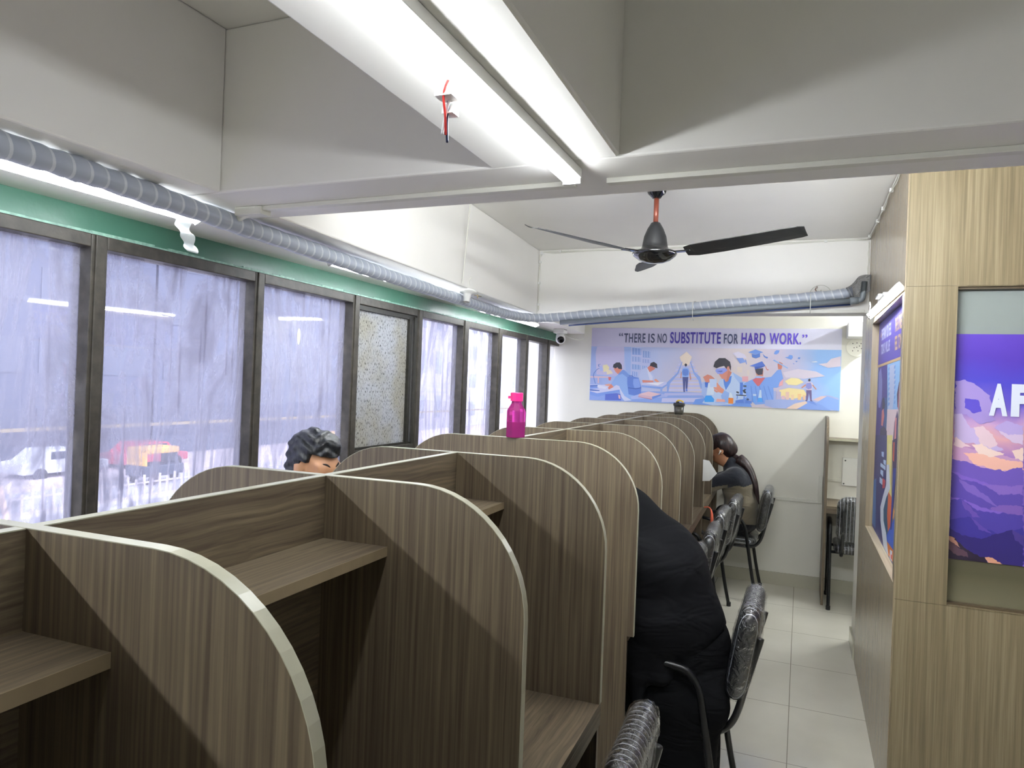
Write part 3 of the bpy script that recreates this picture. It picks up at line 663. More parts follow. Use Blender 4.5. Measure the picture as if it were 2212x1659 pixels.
tr = grow([ell((-.44, 6.05, .575), (.145, .17, .095)), rcone((-.45, 5.97, .55), (-.83, 5.97, .555), .08, .058), rcone((-.83, 5.97, .555), (-.80, 5.97, .10), .055, .042), rcone((-.45, 6.13, .55), (-.83, 6.13, .555), .08, .058), rcone((-.83, 6.13, .555), (-.80, 6.13, .10), .055, .042)], .008)
blob(tr, .012, .03).build('trousers', M_trouser, pg, smooth=True)
shoes(pg, [(-.81, 5.97), (-.81, 6.13)], (-1, 0, 0))
def hairfit(MH, g=.010):
    Mi = np.array(MH.inverted())
    def fn(P, D):
        q = P @ Mi[:3, :3].T + Mi[:3, 3]; x, y, z = q[..., 0], q[..., 1], q[..., 2]
        face = np.minimum(x - .058 + .25 * (.06 - z) * 0, .052 - z)            # keep the brow and face clear
        face2 = np.minimum(x + .004 - 0 * y, .018 - z)
        cut = np.maximum(face, face2)
        D = D + .003 * np.sin(70 * y + 25 * z + 3 * np.sin(30 * x))
        return np.maximum(D, cut)
    return fn
hg = xf(MHg, [ell((-.016, 0, .034), (.106, .088, .098)), ell((-.055, 0, -.02), (.070, .074, .075))])
ho = blob(hg, .006, .02, hairfit(MHg)).build('hair', M_hair2, pg, smooth=True)
pt = smooth_path([(-.50, 6.05, 1.095), (-.455, 6.035, 1.075), (-.405, 6.015, 1.040), (-.362, 6.0, .985), (-.338, 5.985, .93), (-.320, 5.98, .87), (-.300, 5.98, .80), (-.286, 5.98, .735)], 6)
n = len(pt); MB().tube(pt, [(.026 if i < 6 else .044 + .006 * math.sin(i * .25)) * max(.09, 1 - (i / n) ** 2.2) for i in range(n)], 14).build('ponytail', M_hair2, ho, smooth=True)
MB().tube([(-.475, 6.046, 1.076), (-.462, 6.042, 1.068)], .030, 14).build('hair_tie', M_blackm, ho, smooth=True)
eb = MHg @ Vector((-.001, .086, -.018)); eb2 = MHg @ Vector((-.001, -.086, -.018))
for e in (eb, eb2):
    if e.y > 6.05: continue
    m = MB().tube([e + Vector((0, .004, .004)), e + Vector((-.001, -.006, 0))], [.0085, .007], 10); m.tube([e + Vector((-.001, -.003, 0)), e + Vector((-.012, -.004, -.026))], .0035, 8); m.build('earbud', M_white, pg, smooth=True)

# man behind the dividers, only hair, brow and eye show
pm = thing('person', (-1.76, 2.20, 0), 'dark-haired person with bowed head by the windows, mostly hidden behind the dividers', 'person')
MHm = aim((-1.705, 2.20, 1.290), (.93, -.12, -.28), (0, 0, 1))
mbp = xf(MHm, HEAD) + [rcone((-1.73, 2.20, 1.20), (-1.78, 2.20, 1.10), .052, .060), rcone((-1.79, 2.05, 1.03), (-1.79, 2.35, 1.03), .062), ell((-1.80, 2.20, .90), (.115, .17, .17)), ell((-1.81, 2.20, .72), (.11, .15, .15)), ell((-1.80, 2.20, .58), (.14, .17, .10)),
      rcone((-1.79, 2.02, 1.02), (-1.76, 1.99, .76), .052, .042), rcone((-1.76, 1.99, .76), (-1.55, 2.10, .655), .038, .027), rcone((-1.79, 2.38, 1.02), (-1.76, 2.41, .76), .052, .042), rcone((-1.76, 2.41, .76), (-1.55, 2.30, .655), .038, .027),
      rcone((-1.80, 2.11, .56), (-1.42, 2.12, .565), .085, .06), rcone((-1.42, 2.12, .565), (-1.45, 2.12, .10), .055, .038), rcone((-1.80, 2.29, .56), (-1.42, 2.28, .565), .085, .06), rcone((-1.42, 2.28, .565), (-1.45, 2.28, .10), .055, .038)]
mbp += hand(aim((-1.55, 2.10, .650), (.95, .2, -.1)), 1) + hand(aim((-1.55, 2.30, .650), (.95, -.2, -.1)), -1) + xf(MHm, SOCK) + xf(MHm, LID)
mo = blob(mbp, .008, .020).build('body', M_skin2, pm, smooth=True); brows(mo, MHm)
blob(grow([ell((-1.80, 2.20, .90), (.122, .178, .18)), ell((-1.81, 2.20, .72), (.12, .158, .16)), ell((-1.80, 2.20, .62), (.135, .165, .10)), rcone((-1.79, 2.05, 1.03), (-1.79, 2.35, 1.03), .066), rcone((-1.79, 2.02, 1.02), (-1.765, 1.99, .80), .055, .048), rcone((-1.79, 2.38, 1.02), (-1.765, 2.41, .80), .055, .048)], .012), .012, .04).build('shirt', M_shirt, pm, smooth=True)
blob(grow([ell((-1.80, 2.20, .575), (.145, .175, .095)), rcone((-1.80, 2.11, .56), (-1.42, 2.12, .565), .088, .064), rcone((-1.42, 2.12, .565), (-1.45, 2.12, .10), .06, .045), rcone((-1.80, 2.29, .56), (-1.42, 2.28, .565), .088, .064), rcone((-1.42, 2.28, .565), (-1.45, 2.28, .10), .06, .045)], .007), .012, .03).build('trousers', M_trouser, pm, smooth=True)
shoes(pm, [(-1.44, 2.12), (-1.44, 2.28)], (1, 0, 0))
def wavy(MH):
    Mi = np.array(MH.inverted())
    def fn(P, D):
        q = P @ Mi[:3, :3].T + Mi[:3, 3]; x, y, z = q[..., 0], q[..., 1], q[..., 2]
        hl = .062 - .42 * np.abs(y) * 0
        cut = np.maximum(np.minimum(x - .034, .058 - z), np.minimum(x - .006, .020 - z))
        cut = np.maximum(cut, np.minimum(x + .02, -.055 - z))
        D = D + .0028 * np.sin(70 * x - 120 * z + 2.2 * np.sin(45 * y + 40 * x)) + .002 * np.sin(150 * z + 90 * y + 40 * x)
        return np.maximum(D, np.maximum(cut, -.12 - z))
    return fn
blob(xf(MHm, [ell((-.014, 0, .036), (.110, .090, .096)), ell((.026, 0, .098), (.058, .060, .026)), ell((-.05, 0, -.03), (.064, .074, .085))]), .0045, .02, wavy(MHm)).build('hair', M_hair, pm, smooth=True)

# ---------------------------------------------------------------- lights
def tube_light(p0, p1, label, face=(0, 0, -1), w=.030, h=.022, grp='LED tube lights', mat=None):
    """slim batten: white housing, glowing diffuser on the side 'face', dark end caps"""
    a, b = Vector(p0), Vector(p1); d = (b - a).normalized(); f = Vector(face).normalized(); s = d.cross(f).normalized(); L_ = (b - a).length
    M = Matrix(((d.x, s.x, -f.x, a.x), (d.y, s.y, -f.y, a.y), (d.z, s.z, -f.z, a.z), (0, 0, 0, 1)))
    t = thing('tube_light', tuple((a + b) / 2), label, 'light', grp)
    MB().box(0, L_, -w / 2 - .006, w / 2 + .006, 0, h, M=M).build('housing', M_white, t, bevel=.002)
    MB().box(.006, L_ - .006, -w / 2, w / 2, -.012, 0, M=M).build('diffuser', mat or M_tube, t, bevel=.004)
    for q in (-.004, L_ - .006): MB().box(q, q + .010, -w / 2 - .004, w / 2 + .004, -.013, h, M=M).build('end_cap', M_white, t)
    return t
tl = tube_light((-.508, .33, 2.10), (-.508, 1.555, 2.10), 'long bright tube light under the beam overhead, with loose wires beside it', w=.034)
wc = MB()
wc.box(-.552, -.522, .975, 1.005, 2.070, 2.088); wc.box(-.556, -.536, 1.008, 1.03, 2.055, 2.075)
wc.build('wire_connector', M_white, tl)
for k, (c, pts) in enumerate([('c8322e', [(-.515, .965, 2.10), (-.535, .975, 2.075), (-.545, 1.0, 2.05), (-.558, 1.028, 2.028)]), ('20284a', [(-.54, 1.0, 2.07), (-.552, 1.02, 2.045), (-.562, 1.042, 2.02)]), ('e8e8e8', [(-.53, .99, 2.08), (-.55, 1.01, 2.05), (-.566, 1.03, 2.03)])]):
    MB().tube(smooth_path(pts, 4), .0022, 6).build('loose_wire', simple('wire_insulation_%d' % k, c, .4), tl, smooth=True)
tube_light((-1.80, .44, 2.112), (-1.80, 1.70, 2.112), 'nearest tube light over the windows, a paper strip hanging at its end', w=.038, face=(.40, 0, -.92))
tube_light((-1.83, 2.42, 2.102), (-1.86, 3.62, 2.102), 'middle tube light over the windows, behind the wrapped pipe', w=.03, face=(.40, 0, -.92))
tube_light((-1.95, 4.15, 2.102), (-1.985, 5.30, 2.102), 'farthest tube light over the windows, mostly behind the wrapped pipe', w=.03, face=(.40, 0, -.92))
tr = tube_light((.332, 3.095, 2.048), (.332, 4.30, 2.070), 'tube light on the cabin wall above the recessed poster', face=(-.75, 0, -.66), w=.026, h=.02)
m = MB().box(.325, .352, 3.58, 3.62, 2.085, 2.10); m.box(.325, .352, 3.80, 3.83, 2.08, 2.10); m.box(.31, .352, 3.64, 3.76, 2.09, 2.10)
m.build('clip', M_white, tr)
tube_light((.335, 6.30, 2.245), (.90, 6.30, 2.245), 'tube light end peeping past the column in the far corner', face=(0, -.7, -.7), w=.028)
bx = thing('beam_end', (.44, 6.38, 2.12), 'white beam end on the far wall under the tube light in the far corner', 'beam end')
MB().box(.325, .56, 6.20, 6.44, 2.10, 2.215).build('box_body', M_white, bx, bevel=.003)  # plain box standing in for the end of a beam
MB().tube([(.385, 6.30, 2.235), (.372, 6.25, 2.17), (.385, 6.20, 2.12)], .004, 6).build('lead', M_white, bx, smooth=True)
# unseen tubes added as fill: behind the viewer, behind the cross beam, over the alcove
tube_light((-1.80, -1.4, 2.102), (-1.80, -.2, 2.102), 'added unseen tube light behind the viewer, fill for the near bay', mat=M_tube3, face=(.40, 0, -.92))
tube_light((-.87, 1.825, 2.24), (.33, 1.825, 2.24), 'added tube light hidden behind the cross beam to brighten the far bay', face=(0, .75, .66), mat=M_tube2)
tube_light((1.0, 5.6, 2.557), (1.0, 6.3, 2.557), 'added unseen tube light that brightens the alcove behind the column', mat=M_tube2)

# ---------------------------------------------------------------- pipes, trunking, cables
def band_tube(pts, r, name, label, cat, bandlen=.045, rr=.0015, parent=None):
    P = smooth_path(pts, 14); mb = MB().tube(P, [r + rr * math.sin(i * 2.1) + rr * .8 * math.sin(i * .73) for i in range(len(P))], 18)
    o = mb.build(name, M_wrap, parent, smooth=True)
    at = o.data.attributes.new('along', 'FLOAT', 'POINT'); s = 0; vals = []
    for i, p in enumerate(P):
        if i: s += (P[i] - P[i - 1]).length
        vals += [s / bandlen + .16 * math.sin(2 * PI * j / 18) for j in range(18)]
    at.data.foreach_set('value', vals)
    if label: tag(o, label, cat)
    return o
pipe = thing('wrapped_pipe', (-1.6, 1.5, 2.08), 'fat grey tape-wrapped pipe bundle along the windows and across the far beam', 'pipe')
PZ = 2.092
run = [(-1.60, -1.9, PZ), (-1.60, 0, PZ), (-1.604, .95, 2.092), (-1.62, 1.25, 2.093), (-1.655, 1.80, 2.086), (-1.70, 2.45, 2.082), (-1.745, 3.2, 2.078), (-1.79, 4.0, 2.076), (-1.80, 4.35, 2.078), (-1.74, 4.56, 2.085), (-1.60, 4.625, 2.095), (-1.2, 4.635, 2.128), (-.7, 4.64, 2.163), (-.2, 4.64, 2.200), (.15, 4.64, 2.228), (.26, 4.635, 2.245)]
band_tube(run, .0295, 'wrapped_run', None, None, parent=pipe, bandlen=.048, rr=.0016)
e = MB().tube(smooth_path([(.24, 4.635, 2.242), (.29, 4.62, 2.262), (.325, 4.60, 2.30), (.345, 4.58, 2.335)], 6), [.036, .037, .038, .039, .041, .043, .045, .046, .047, .049, .050, .051, .050, .046, .040, .030, .016, .006, .004][:19], 16)
vs = [Vector(v) for v in e.v]; e.v = [tuple(v + .010 * noise.noise_vector(v * 18)) for v in vs]
e.build('loose_film_end', film_mat('milky_film', .25, amt=.55, bump=.8, bs=40), pipe, smooth=True)
M_pvc = simple('grey_pvc', '7e868c', .35)
pv = MB().tube([(-1.55, 4.60, 2.056), (.270, 4.60, 2.188)], .016, 14); pv.tube(smooth_path([(.262, 4.60, 2.188), (.300, 4.60, 2.194), (.312, 4.60, 2.215), (.318, 4.60, 2.30)], 5), .0165, 14); pv.tube([(.245, 4.60, 2.187), (.29, 4.60, 2.190)], .021, 14)
tag(pv.build('drain_pipe', M_pvc, smooth=True), 'thin grey plastic drain pipe with an elbow, beneath the wrapped bundle', 'pipe')
bp = MB().tube([(-1.5, 4.635, 2.040), (.25, 4.635, 2.170)], .006, 8)
tag(bp.build('pipe_cable', simple('dark_blue_cable', '3c4f80', .4), smooth=True), 'dark blue cable strapped under the wrapped pipe', 'cable')
M_tie = simple('cable_tie_nylon', 'dcdcd6', .4)
for x, zc_ in ((-.66, 2.15), (.03, 2.19)):
    m = MB().tube([(x, 4.70, zc_ + .055)] + [(x, 4.625 - .052 * math.cos(t), zc_ - .015 + .06 * math.sin(t)) for t in [PI / 2 - k * PI / 8 for k in range(9)]], .0022, 6)
    tag(m.build('pipe_strap', M_tie, smooth=True), 'thin strap holding the pipe bundle below the %s' % ('nail near the middle of the far beam' if x < 0 else 'round ceiling-rose mark'), 'strap')
for y in (1.28, 3.62):
    m = MB(); m.tube([(WX(y) + .42, y, BZ + .001), (WX(y) + .42, y, 2.10)], .003, 6); m.tube([(WX(y) + .40, y - .01, 2.118), (WX(y) + .44, y + .01, 2.112)], .002, 6)
    tag(m.build('pipe_hook', simple('rusty_wire', '8a7a5a', .6)), 'small wire hook over the wrapped pipe, %s' % ('nearer one' if y < 2 else 'farther one by the lamp holder'), 'hook')
def trunk(a, b, w, h, name, label, n=(0, 0, -1), parent=None):
    a, b = Vector(a), Vector(b); d = (b - a).normalized(); f = Vector(n).normalized(); s = d.cross(f).normalized()
    M = Matrix(((d.x, s.x, f.x, a.x), (d.y, s.y, f.y, a.y), (d.z, s.z, f.z, a.z), (0, 0, 0, 1)))
    o = MB().box(0, (b - a).length, -w / 2, w / 2, 0, h, M=M).build(name, M_trunk, parent, bevel=.002)
    return tag(o, label, 'cable trunking') if label else o
trunk((-1.52, 1.660, BZ), (-.53, 1.652, BZ), .026, .013, 'cable_trunking', 'white trunking on the cross beam left of the main tube light')
trunk((-.45, 1.652, BZ), (2.0, 1.636, BZ), .026, .013, 'cable_trunking', 'white trunking on the cross beam right of the main tube light')
t = thing('trunking_bend', (-1.5, 1.66, BZ), 'taped trunking joint where the cross beam meets the window beam', 'cable trunking')
m = MB(); m.box(-1.60, -1.50, 1.64, 1.685, 2.098, 2.122); m.tube(smooth_path([(-1.55, 1.66, 2.11), (-1.62, 1.68, 2.10), (-1.70, 1.75, 2.108), (-1.74, 1.9, 2.112)], 4), .011, 8); m.build('joint', M_trunk, t, bevel=.002)
trunk((-1.72, 1.75, BZ), (-1.90, 4.65, BZ), .03, .014, 'cable_trunking', 'white trunking beside the window tube lights, behind the wrapped pipe')
trunk((-1.3, 4.7, 2.135), (.33, 4.7, 2.135), .02, .012, 'cable_trunking', 'slim trunking along the bottom of the far beam', n=(0, -1, 0))
trunk((-1.62, 3.278, 2.56), (-1.648, 3.278, 2.135), .008, .004, 'cable_trunking', 'thin vertical wire strip above the lamp holder', n=(1, 0, 0))
trunk((-.60, 6.44, .738), (.178, 6.44, .733), .030, .014, 'cable_trunking', 'white trunking low on the far wall behind the ponytailed person', n=(0, -1, 0))
trunk((.170, 6.44, .72), (.170, 6.44, .95), .032, .016, 'cable_trunking', 'short upright trunking on the far wall beside the small desk', n=(0, -1, 0))
trunk((.212, 6.44, .925), (.34, 6.44, .925), .022, .012, 'cable_trunking', 'short trunking leading to the blank plate in the alcove', n=(0, -1, 0))
def cable(pts, name, label, r=.0032, mat=None, clips=0):
    P = smooth_path(pts, 8); t = thing(name, pts[0], label, 'cable')
    MB().tube(P, r, 6).build('wire', mat or M_trunk, t, smooth=True)
    Q = [p + Vector((.004 * math.sin(i * .9), 0, .004 * math.cos(i * .7) - .006)) for i, p in enumerate(P)]
    MB().tube(Q, r * .8, 6).build('wire', mat or M_trunk, t, smooth=True)
    if clips:
        m = MB()
        for k in range(clips):
            p = P[int((k + .5) * len(P) / clips)]; m.box(p.x - .008, p.x + .008, p.y - .008, p.y + .008, p.z - .008, p.z + .008)
        m.build('clip', M_white, t)
    return t
cable([(-1.748, 4.692, 2.15), (-1.752, 4.690, 2.3), (-1.750, 4.690, 2.48), (-1.735, 4.688, 2.555), (-1.6, 4.688, 2.563), (-1.0, 4.690, 2.560), (-.4, 4.69, 2.562), (.33, 4.69, 2.567)], 'ceiling_cable', 'thin white cables along the top and left edge of the far beam', clips=8)
cable([(.335, 4.69, 2.565), (.342, 4.2, 2.562), (.340, 3.8, 2.555), (.343, 3.3, 2.560), (.342, 2.6, 2.565), (.342, 1.81, 2.56)], 'ceiling_cable', 'twisted white cables where the ceiling meets the cabin wall', clips=7)
cable([(.340, 4.685, 2.55), (.341, 4.685, 2.45), (.339, 4.68, 2.36), (.343, 4.66, 2.31)], 'wall_cable', 'short white cable running down the right end of the far beam', r=.002)
cable([(-2.02, 5.93, 2.105), (-1.96, 6.2, 2.06), (-1.93, 6.40, 2.075), (-1.925, 6.425, 2.13)], 'camera_cable', 'thin cable drooping from the security camera to the wall', r=.002)
cable([(.30, 3.95, 2.10), (.32, 4.2, 2.06), (.33, 4.4, 2.07), (.335, 4.62, 2.10)], 'lamp_cable', 'loose white lead beyond the tube light on the cabin wall', r=.003)
# paper strip hanging from the end of the first window tube
ps = MB(); pts = [(-1.795, 1.600, 2.094), (-1.798, 1.603, 2.075), (-1.792, 1.612, 2.055), (-1.800, 1.632, 2.035), (-1.806, 1.645, 2.018), (-1.798, 1.650, 2.000)]
L_ = len(pts); W_ = .058
P = smooth_path(pts, 4)
for sgn in (0, 1): ps.v += [(p.x + .001 * sgn, p.y + .004 * math.sin(i), p.z) for i, p in enumerate(P)] + [(p.x + .006 * math.sin(i * .8) + .001 * sgn, p.y + W_ * (1 - .25 * i / len(P)), p.z - .002 * math.cos(i)) for i, p in enumerate(P)]
n = len(P)
for sgn in (0, 1):
    o_ = sgn * 2 * n
    for i in range(n - 1): ps.f.append((o_ + i, o_ + i + 1, o_ + n + i + 1, o_ + n + i) if sgn else (o_ + i, o_ + n + i, o_ + n + i + 1, o_ + i + 1))
ps.m = [0] * len(ps.f)
tag(ps.build('paper_strip', simple('white_paper', 'e6ebe8', .7), smooth=True), 'crumpled white paper strip hanging against the green lintel', 'paper')

# bulb holder, security camera, round marks, plates
lh = thing('lamp_holder', (-1.69, 3.43, 2.10), 'white angled bulb holder without bulb under the middle window beam', 'lamp holder')
ML = Matrix.Translation((-1.69, 3.43, 2.115)) @ Matrix.Rotation(-.2, 4, 'X')
MB().lathe([(.0, .004), (.048, .004), (.050, -.002), (.044, -.010), (.026, -.014), (.021, -.020), (.021, -.035), (.018, -.038), (.018, -.060), (.015, -.062), (.014, -.050), (.0, -.050)], 20, M=ML).build('holder_body', M_white, lh, smooth=True)
MB().tube(smooth_path([(-1.69, 3.43, 2.12), (-1.675, 3.42, 2.135), (-1.668, 3.40, 2.165), (-1.665, 3.42, 2.19)], 4), .0025, 6).build('wire', M_trunk, lh, smooth=True)
cc = thing('security_camera', (-1.99, 5.93, 2.1), 'white dome security camera with black lens at the end of the windows', 'camera')
MB().box(-2.045, -1.945, 5.88, 5.98, 2.085, BZ).build('mount_box', M_white, cc, bevel=.006)
MB().lathe([(.0, 0), (.032, 0), (.034, -.02), (.036, -.035), (.0, -.036)], 20, c=(-1.995, 5.925, 2.086)).build('neck', M_white, cc, smooth=True)
MC = aim((-1.985, 5.915, 2.035), (.35, -.85, -.22))
bl = blob(xf(MC, [ell((0, 0, 0), (.044, .044, .044))]), .005, .01); bl.build('ball_housing', M_white, cc, smooth=True)
MB().lathe([(.0, .046), (.020, .044), (.030, .036), (.031, .030)], 24, M=MC @ Matrix.Rotation(PI / 2, 4, 'Y')).build('lens', simple('camera_lens_black', '08080a', .1), cc, smooth=True)
M_mark = simple('pencil_grey_line', 'b3b0a4', .7)
def ring_mark(c, r, name, label):
    t = MB().tube([(c[0] + r * math.cos(a), c[1], c[2] + r * math.sin(a)) for a in [2 * PI * k / 40 for k in range(41)]], .0012, 5)
    for k in range(7): t.tube([(c[0] + r * .55 * math.cos(k * 2.4) * (k % 3) / 2, c[1] - .002, c[2] + r * .5 * math.sin(k * 2.4)), (c[0] + r * .55 * math.cos(k * 2.4) * (k % 3) / 2 + .004, c[1] - .002, c[2] + r * .5 * math.sin(k * 2.4))], .003, 6)
    return tag(t.build(name, M_mark), label, 'fixing mark')
ring_mark((.085, 4.698, 2.235), .062, 'ceiling_rose_mark', 'round outline of a removed fitting on the far beam, above the pipe')
cable([(.065, 4.695, 2.29), (.055, 4.69, 2.27), (.075, 4.692, 2.245), (.10, 4.693, 2.243)], 'bare_wire', 'short loose wires inside the round mark on the far beam', r=.0016, mat=simple('brown_wire', '6a4030', .5))
rp = thing('round_plate', (.42, 6.43, 2.02), 'round white cover plate with small holes on the far wall under the white beam end', 'cover plate')
MB().lathe([(0, .0), (.075, .0), (.078, .004), (.078, .008)], 28, M=Matrix.Translation((.405, 6.430, 2.030)) @ Matrix.Rotation(PI / 2, 4, 'X') @ Matrix.Translation((0, 0, -.006))).build('disc', M_wall, rp)
m = MB()
for dx, dz in ((-.03, .03), (.0, .035), (.03, .03), (-.02, -.005), (0, 0), (.02, .01), (-.03, -.03), (.01, -.03), (.035, -.01)): m.lathe([(0, 0), (.004, 0)], 8, M=Matrix.Translation((.405 + dx, 6.421, 2.03 + dz)) @ Matrix.Rotation(PI / 2, 4, 'X'))
m.build('hole', M_blackm, rp)
bpl = thing('blank_plate', (.40, 6.43, 1.0), 'square white blank plate with black screws in the alcove', 'cover plate')
MB().box(.332, .56, 6.418, 6.44, .888, 1.118).build('plate', M_white, bpl, bevel=.002)
m = MB()
for x, z in ((.352, 1.095), (.345, .905)): m.lathe([(0, 0), (.006, 0)], 10, M=Matrix.Translation((x, 6.417, z)) @ Matrix.Rotation(PI / 2, 4, 'X'))
m.build('screw', M_blackm, bpl)

# ---------------------------------------------------------------- ceiling fan
fx, fy, fz = -.640, 3.20, 2.235
fan = thing('ceiling_fan', (fx, fy, CZ), 'black three-blade ceiling fan with copper-coloured rod', 'fan')
M_fan = simple('gloss_black_enamel', '0d0e10', .12, coat=.6); M_fanm = simple('satin_black', '1d1e20', .4)
MB().lathe([(.0, 0), (.052, 0), (.055, -.006), (.052, -.03), (.040, -.070), (.022, -.088), (.018, -.092), (0, -.092)], 28, c=(fx, fy, CZ)).build('canopy', M_fan, fan, smooth=True)
MB().tube([(fx, fy, CZ - .09), (fx, fy, fz + .13)], .0115, 14).build('down_rod', simple('copper_paint', '7a3f30', .35, metal=.3), fan, smooth=True)
MB().lathe([(.012, .145), (.020, .142), (.036, .115), (.050, .08), (.056, .045), (.058, .03), (.060, .028)], 28, c=(fx, fy, fz)).build('motor_cover', M_fanm, fan, smooth=True)
MB().lathe([(.060, .030), (.062, .018), (.085, .014), (.100, .008), (.101, 0), (.094, -.010), (.070, -.028), (.040, -.038), (.0, -.041)], 32, c=(fx, fy, fz)).build('hub', M_fan, fan, smooth=True)
for k, az in enumerate((-37, -153, 84)):
    a = math.radians(az) + YAW; R = Matrix.Translation((fx, fy, fz)) @ Matrix.Rotation(a, 4, 'Z')
    b = MB(); sec = [(.15, .030, 0), (.19, .056, .002), (.30, .062, .010), (.45, .055, .022), (.58, .050, .033), (.63, .045, .037), (.655, .030, .038)]
    for r_, w_, z_ in sec:
        for y_, s_ in ((-w_, -1), (w_ * .3, .5), (w_, 1)):
            for dz in (.0, .003): b.v.append(tuple(R @ Vector((r_, y_, z_ + dz - .012 * s_))))
    for i in range(len(sec) - 1):
        o_ = i * 6
        for j in (0, 2): b.f += [(o_ + j, o_ + j + 2, o_ + 6 + j + 2, o_ + 6 + j), (o_ + j + 1, o_ + 6 + j + 1, o_ + 6 + j + 3, o_ + j + 3)]
        b.f += [(o_, o_ + 6, o_ + 7, o_ + 1), (o_ + 4, o_ + 5, o_ + 11, o_ + 10)]
    b.f += [(0, 1, 3, 2), (2, 3, 5, 4)]; o_ = 6 * (len(sec) - 1); b.f += [(o_, o_ + 2, o_ + 3, o_ + 1), (o_ + 2, o_ + 4, o_ + 5, o_ + 3)]
    b.m = [0] * len(b.f); bl = b.build('blade', M_fanm, fan, smooth=False)
    MB().box(.085, .175, -.016, .016, .000, .006, M=R).build('blade_bracket', M_fan, bl, bevel=.002)

# ---------------------------------------------------------------- things on the desks
def xl(q): return Vector(q)
btl = thing('water_bottle', (-.968, 2.405, TOP), 'translucent pink water bottle with a bright pink flip cap on the divider', 'bottle')
mp_, N, L, P = newmat('pink_clear_plastic'); P.inputs['Base Color'].default_value = lin('f050b8'); P.inputs['Roughness'].default_value = .06; P.inputs['Transmission Weight'].default_value = .75; P.inputs['IOR'].default_value = 1.25
mw_ = simple('pink_tinted_water', 'd02a92', .08, trans=.7)
MB().lathe([(.0, .001), (.034, .001), (.037, .004), (.037, .096), (.036, .100), (.020, .126), (.019, .140), (.0, .140)], 8, c=(-.968, 2.405, TOP)).build('bottle_body', mp_, btl)
MB().lathe([(.0, .004), (.033, .004), (.0335, .058), (.0, .058)], 8, c=(-.968, 2.405, TOP)).build('water', mw_, btl)
c_ = MB().lathe([(.0, .134), (.023, .134), (.0235, .162), (.022, .165), (.0, .165)], 24, c=(-.968, 2.405, TOP)); c_.box(-1.000, -.985, 2.398, 2.412, TOP + .142, TOP + .152)
c_.build('flip_cap', simple('hot_pink_plastic', 'ee2a80', .3), btl)
sx, sy_ = -.915, 5.80
scp = thing('shaker_cup', (sx, sy_, 1.40), 'smoky dark shaker cup with black lid and yellow flip spout on the far divider', 'cup')
sz = TOP + .0006
MB().lathe([(.0, 0), (.032, 0), (.037, .01), (.041, .075), (.0, .075)], 24, c=(sx, sy_, sz)).build('cup_body', simple('smoky_plastic', '4a4740', .25, alpha=.9), scp, smooth=True)
l_ = MB().lathe([(.0, .070), (.044, .070), (.046, .074), (.046, .088), (.042, .094), (.0, .096)], 24, c=(sx, sy_, sz)); l_.tube([(sx - .012, sy_, sz + .094), (sx - .012, sy_, sz + .106)], .013, 14)
l_.build('lid', M_blackm, scp)
MB().tube(smooth_path([(sx - .025, sy_, sz + .098), (sx - .005, sy_ - .004, sz + .115), (sx + .025, sy_, sz + .108), (sx + .032, sy_, sz + .098)], 5), .006, 10).build('yellow_flap', simple('yellow_plastic', 'e8c23a', .4), scp, smooth=True)
pp = MB(); z0 = .99
pp.add([(-.60, 4.905, 1.16), (-.56, 4.90, 1.155), (-.505, 4.885, 1.075), (-.552, 4.90, 1.02), (-.60, 4.905, 1.015), (-.60, 4.91, 1.16), (-.56, 4.905, 1.155), (-.505, 4.89, 1.075), (-.552, 4.905, 1.02), (-.60, 4.91, 1.015)], [(0, 1, 2, 3, 4), (9, 8, 7, 6, 5)] + [(i, (i + 1) % 5 + 0, (i + 1) % 5 + 5, i + 5) for i in range(5)])
tag(pp.build('paper_sheet', simple('paper_white', 'dfe0dc', .7)), 'corner of a white paper sheet sticking out past the dividers near the ponytailed person', 'paper')
so = MB(); P = smooth_path([(-.60, 5.06, .815), (-.566, 5.05, .818), (-.548, 5.04, .79), (-.540, 5.03, .72), (-.535, 5.02, .64), (-.55, 5.0, .585)], 6)
so.tube(P, [.004 + .012 * min(1, max(0, (i - 8) / 14)) for i in range(len(P))], 10); so.v = [(x, (y - 5.04) * 1.0 + 5.04, z) for x, y, z in so.v]
tag(so.build('orange_strap', simple('coral_orange_strap', 'e8694a', .55), smooth=True), 'coral orange strap hanging off the desk edge', 'strap')
# ---------------------------------------------------------------- small desk in the alcove
ad = thing('corner_desk', (.2, 6.2, 0), 'small wall desk with a shelf and tall side board beyond the cabin partition', 'desk')
prof = [(5.985, 0), (6.44, 0), (6.44, 1.455)] + [(6.185 - .20 * math.sin(t), 1.255 + .20 * math.cos(t)) for t in [PI / 2 * k / 10 for k in range(11)]]
m = MB(); n = len(prof)
m.add([(.190, y, z) for y, z in prof] + [(.208, y, z) for y, z in prof], [tuple(range(n))[::-1], tuple(range(n, 2 * n))] + [(i, (i + 1) % n, n + (i + 1) % n, n + i) for i in range(n)])
m.build('side_board', W_z, ad)
MB().box(.208, 1.29, 5.99, 6.44, .752, .770).box(.208, 1.29, 5.99, 6.008, .712, .752).build('desktop', W_x, ad, bevel=.001)
MB().box(.208, 1.29, 6.26, 6.44, 1.262, 1.280).build('shelf', W_x, ad, bevel=.001)
MB().box(.208, 1.29, 6.2588, 6.26, 1.2615, 1.2805).build('edge_band', M_edge, ad)

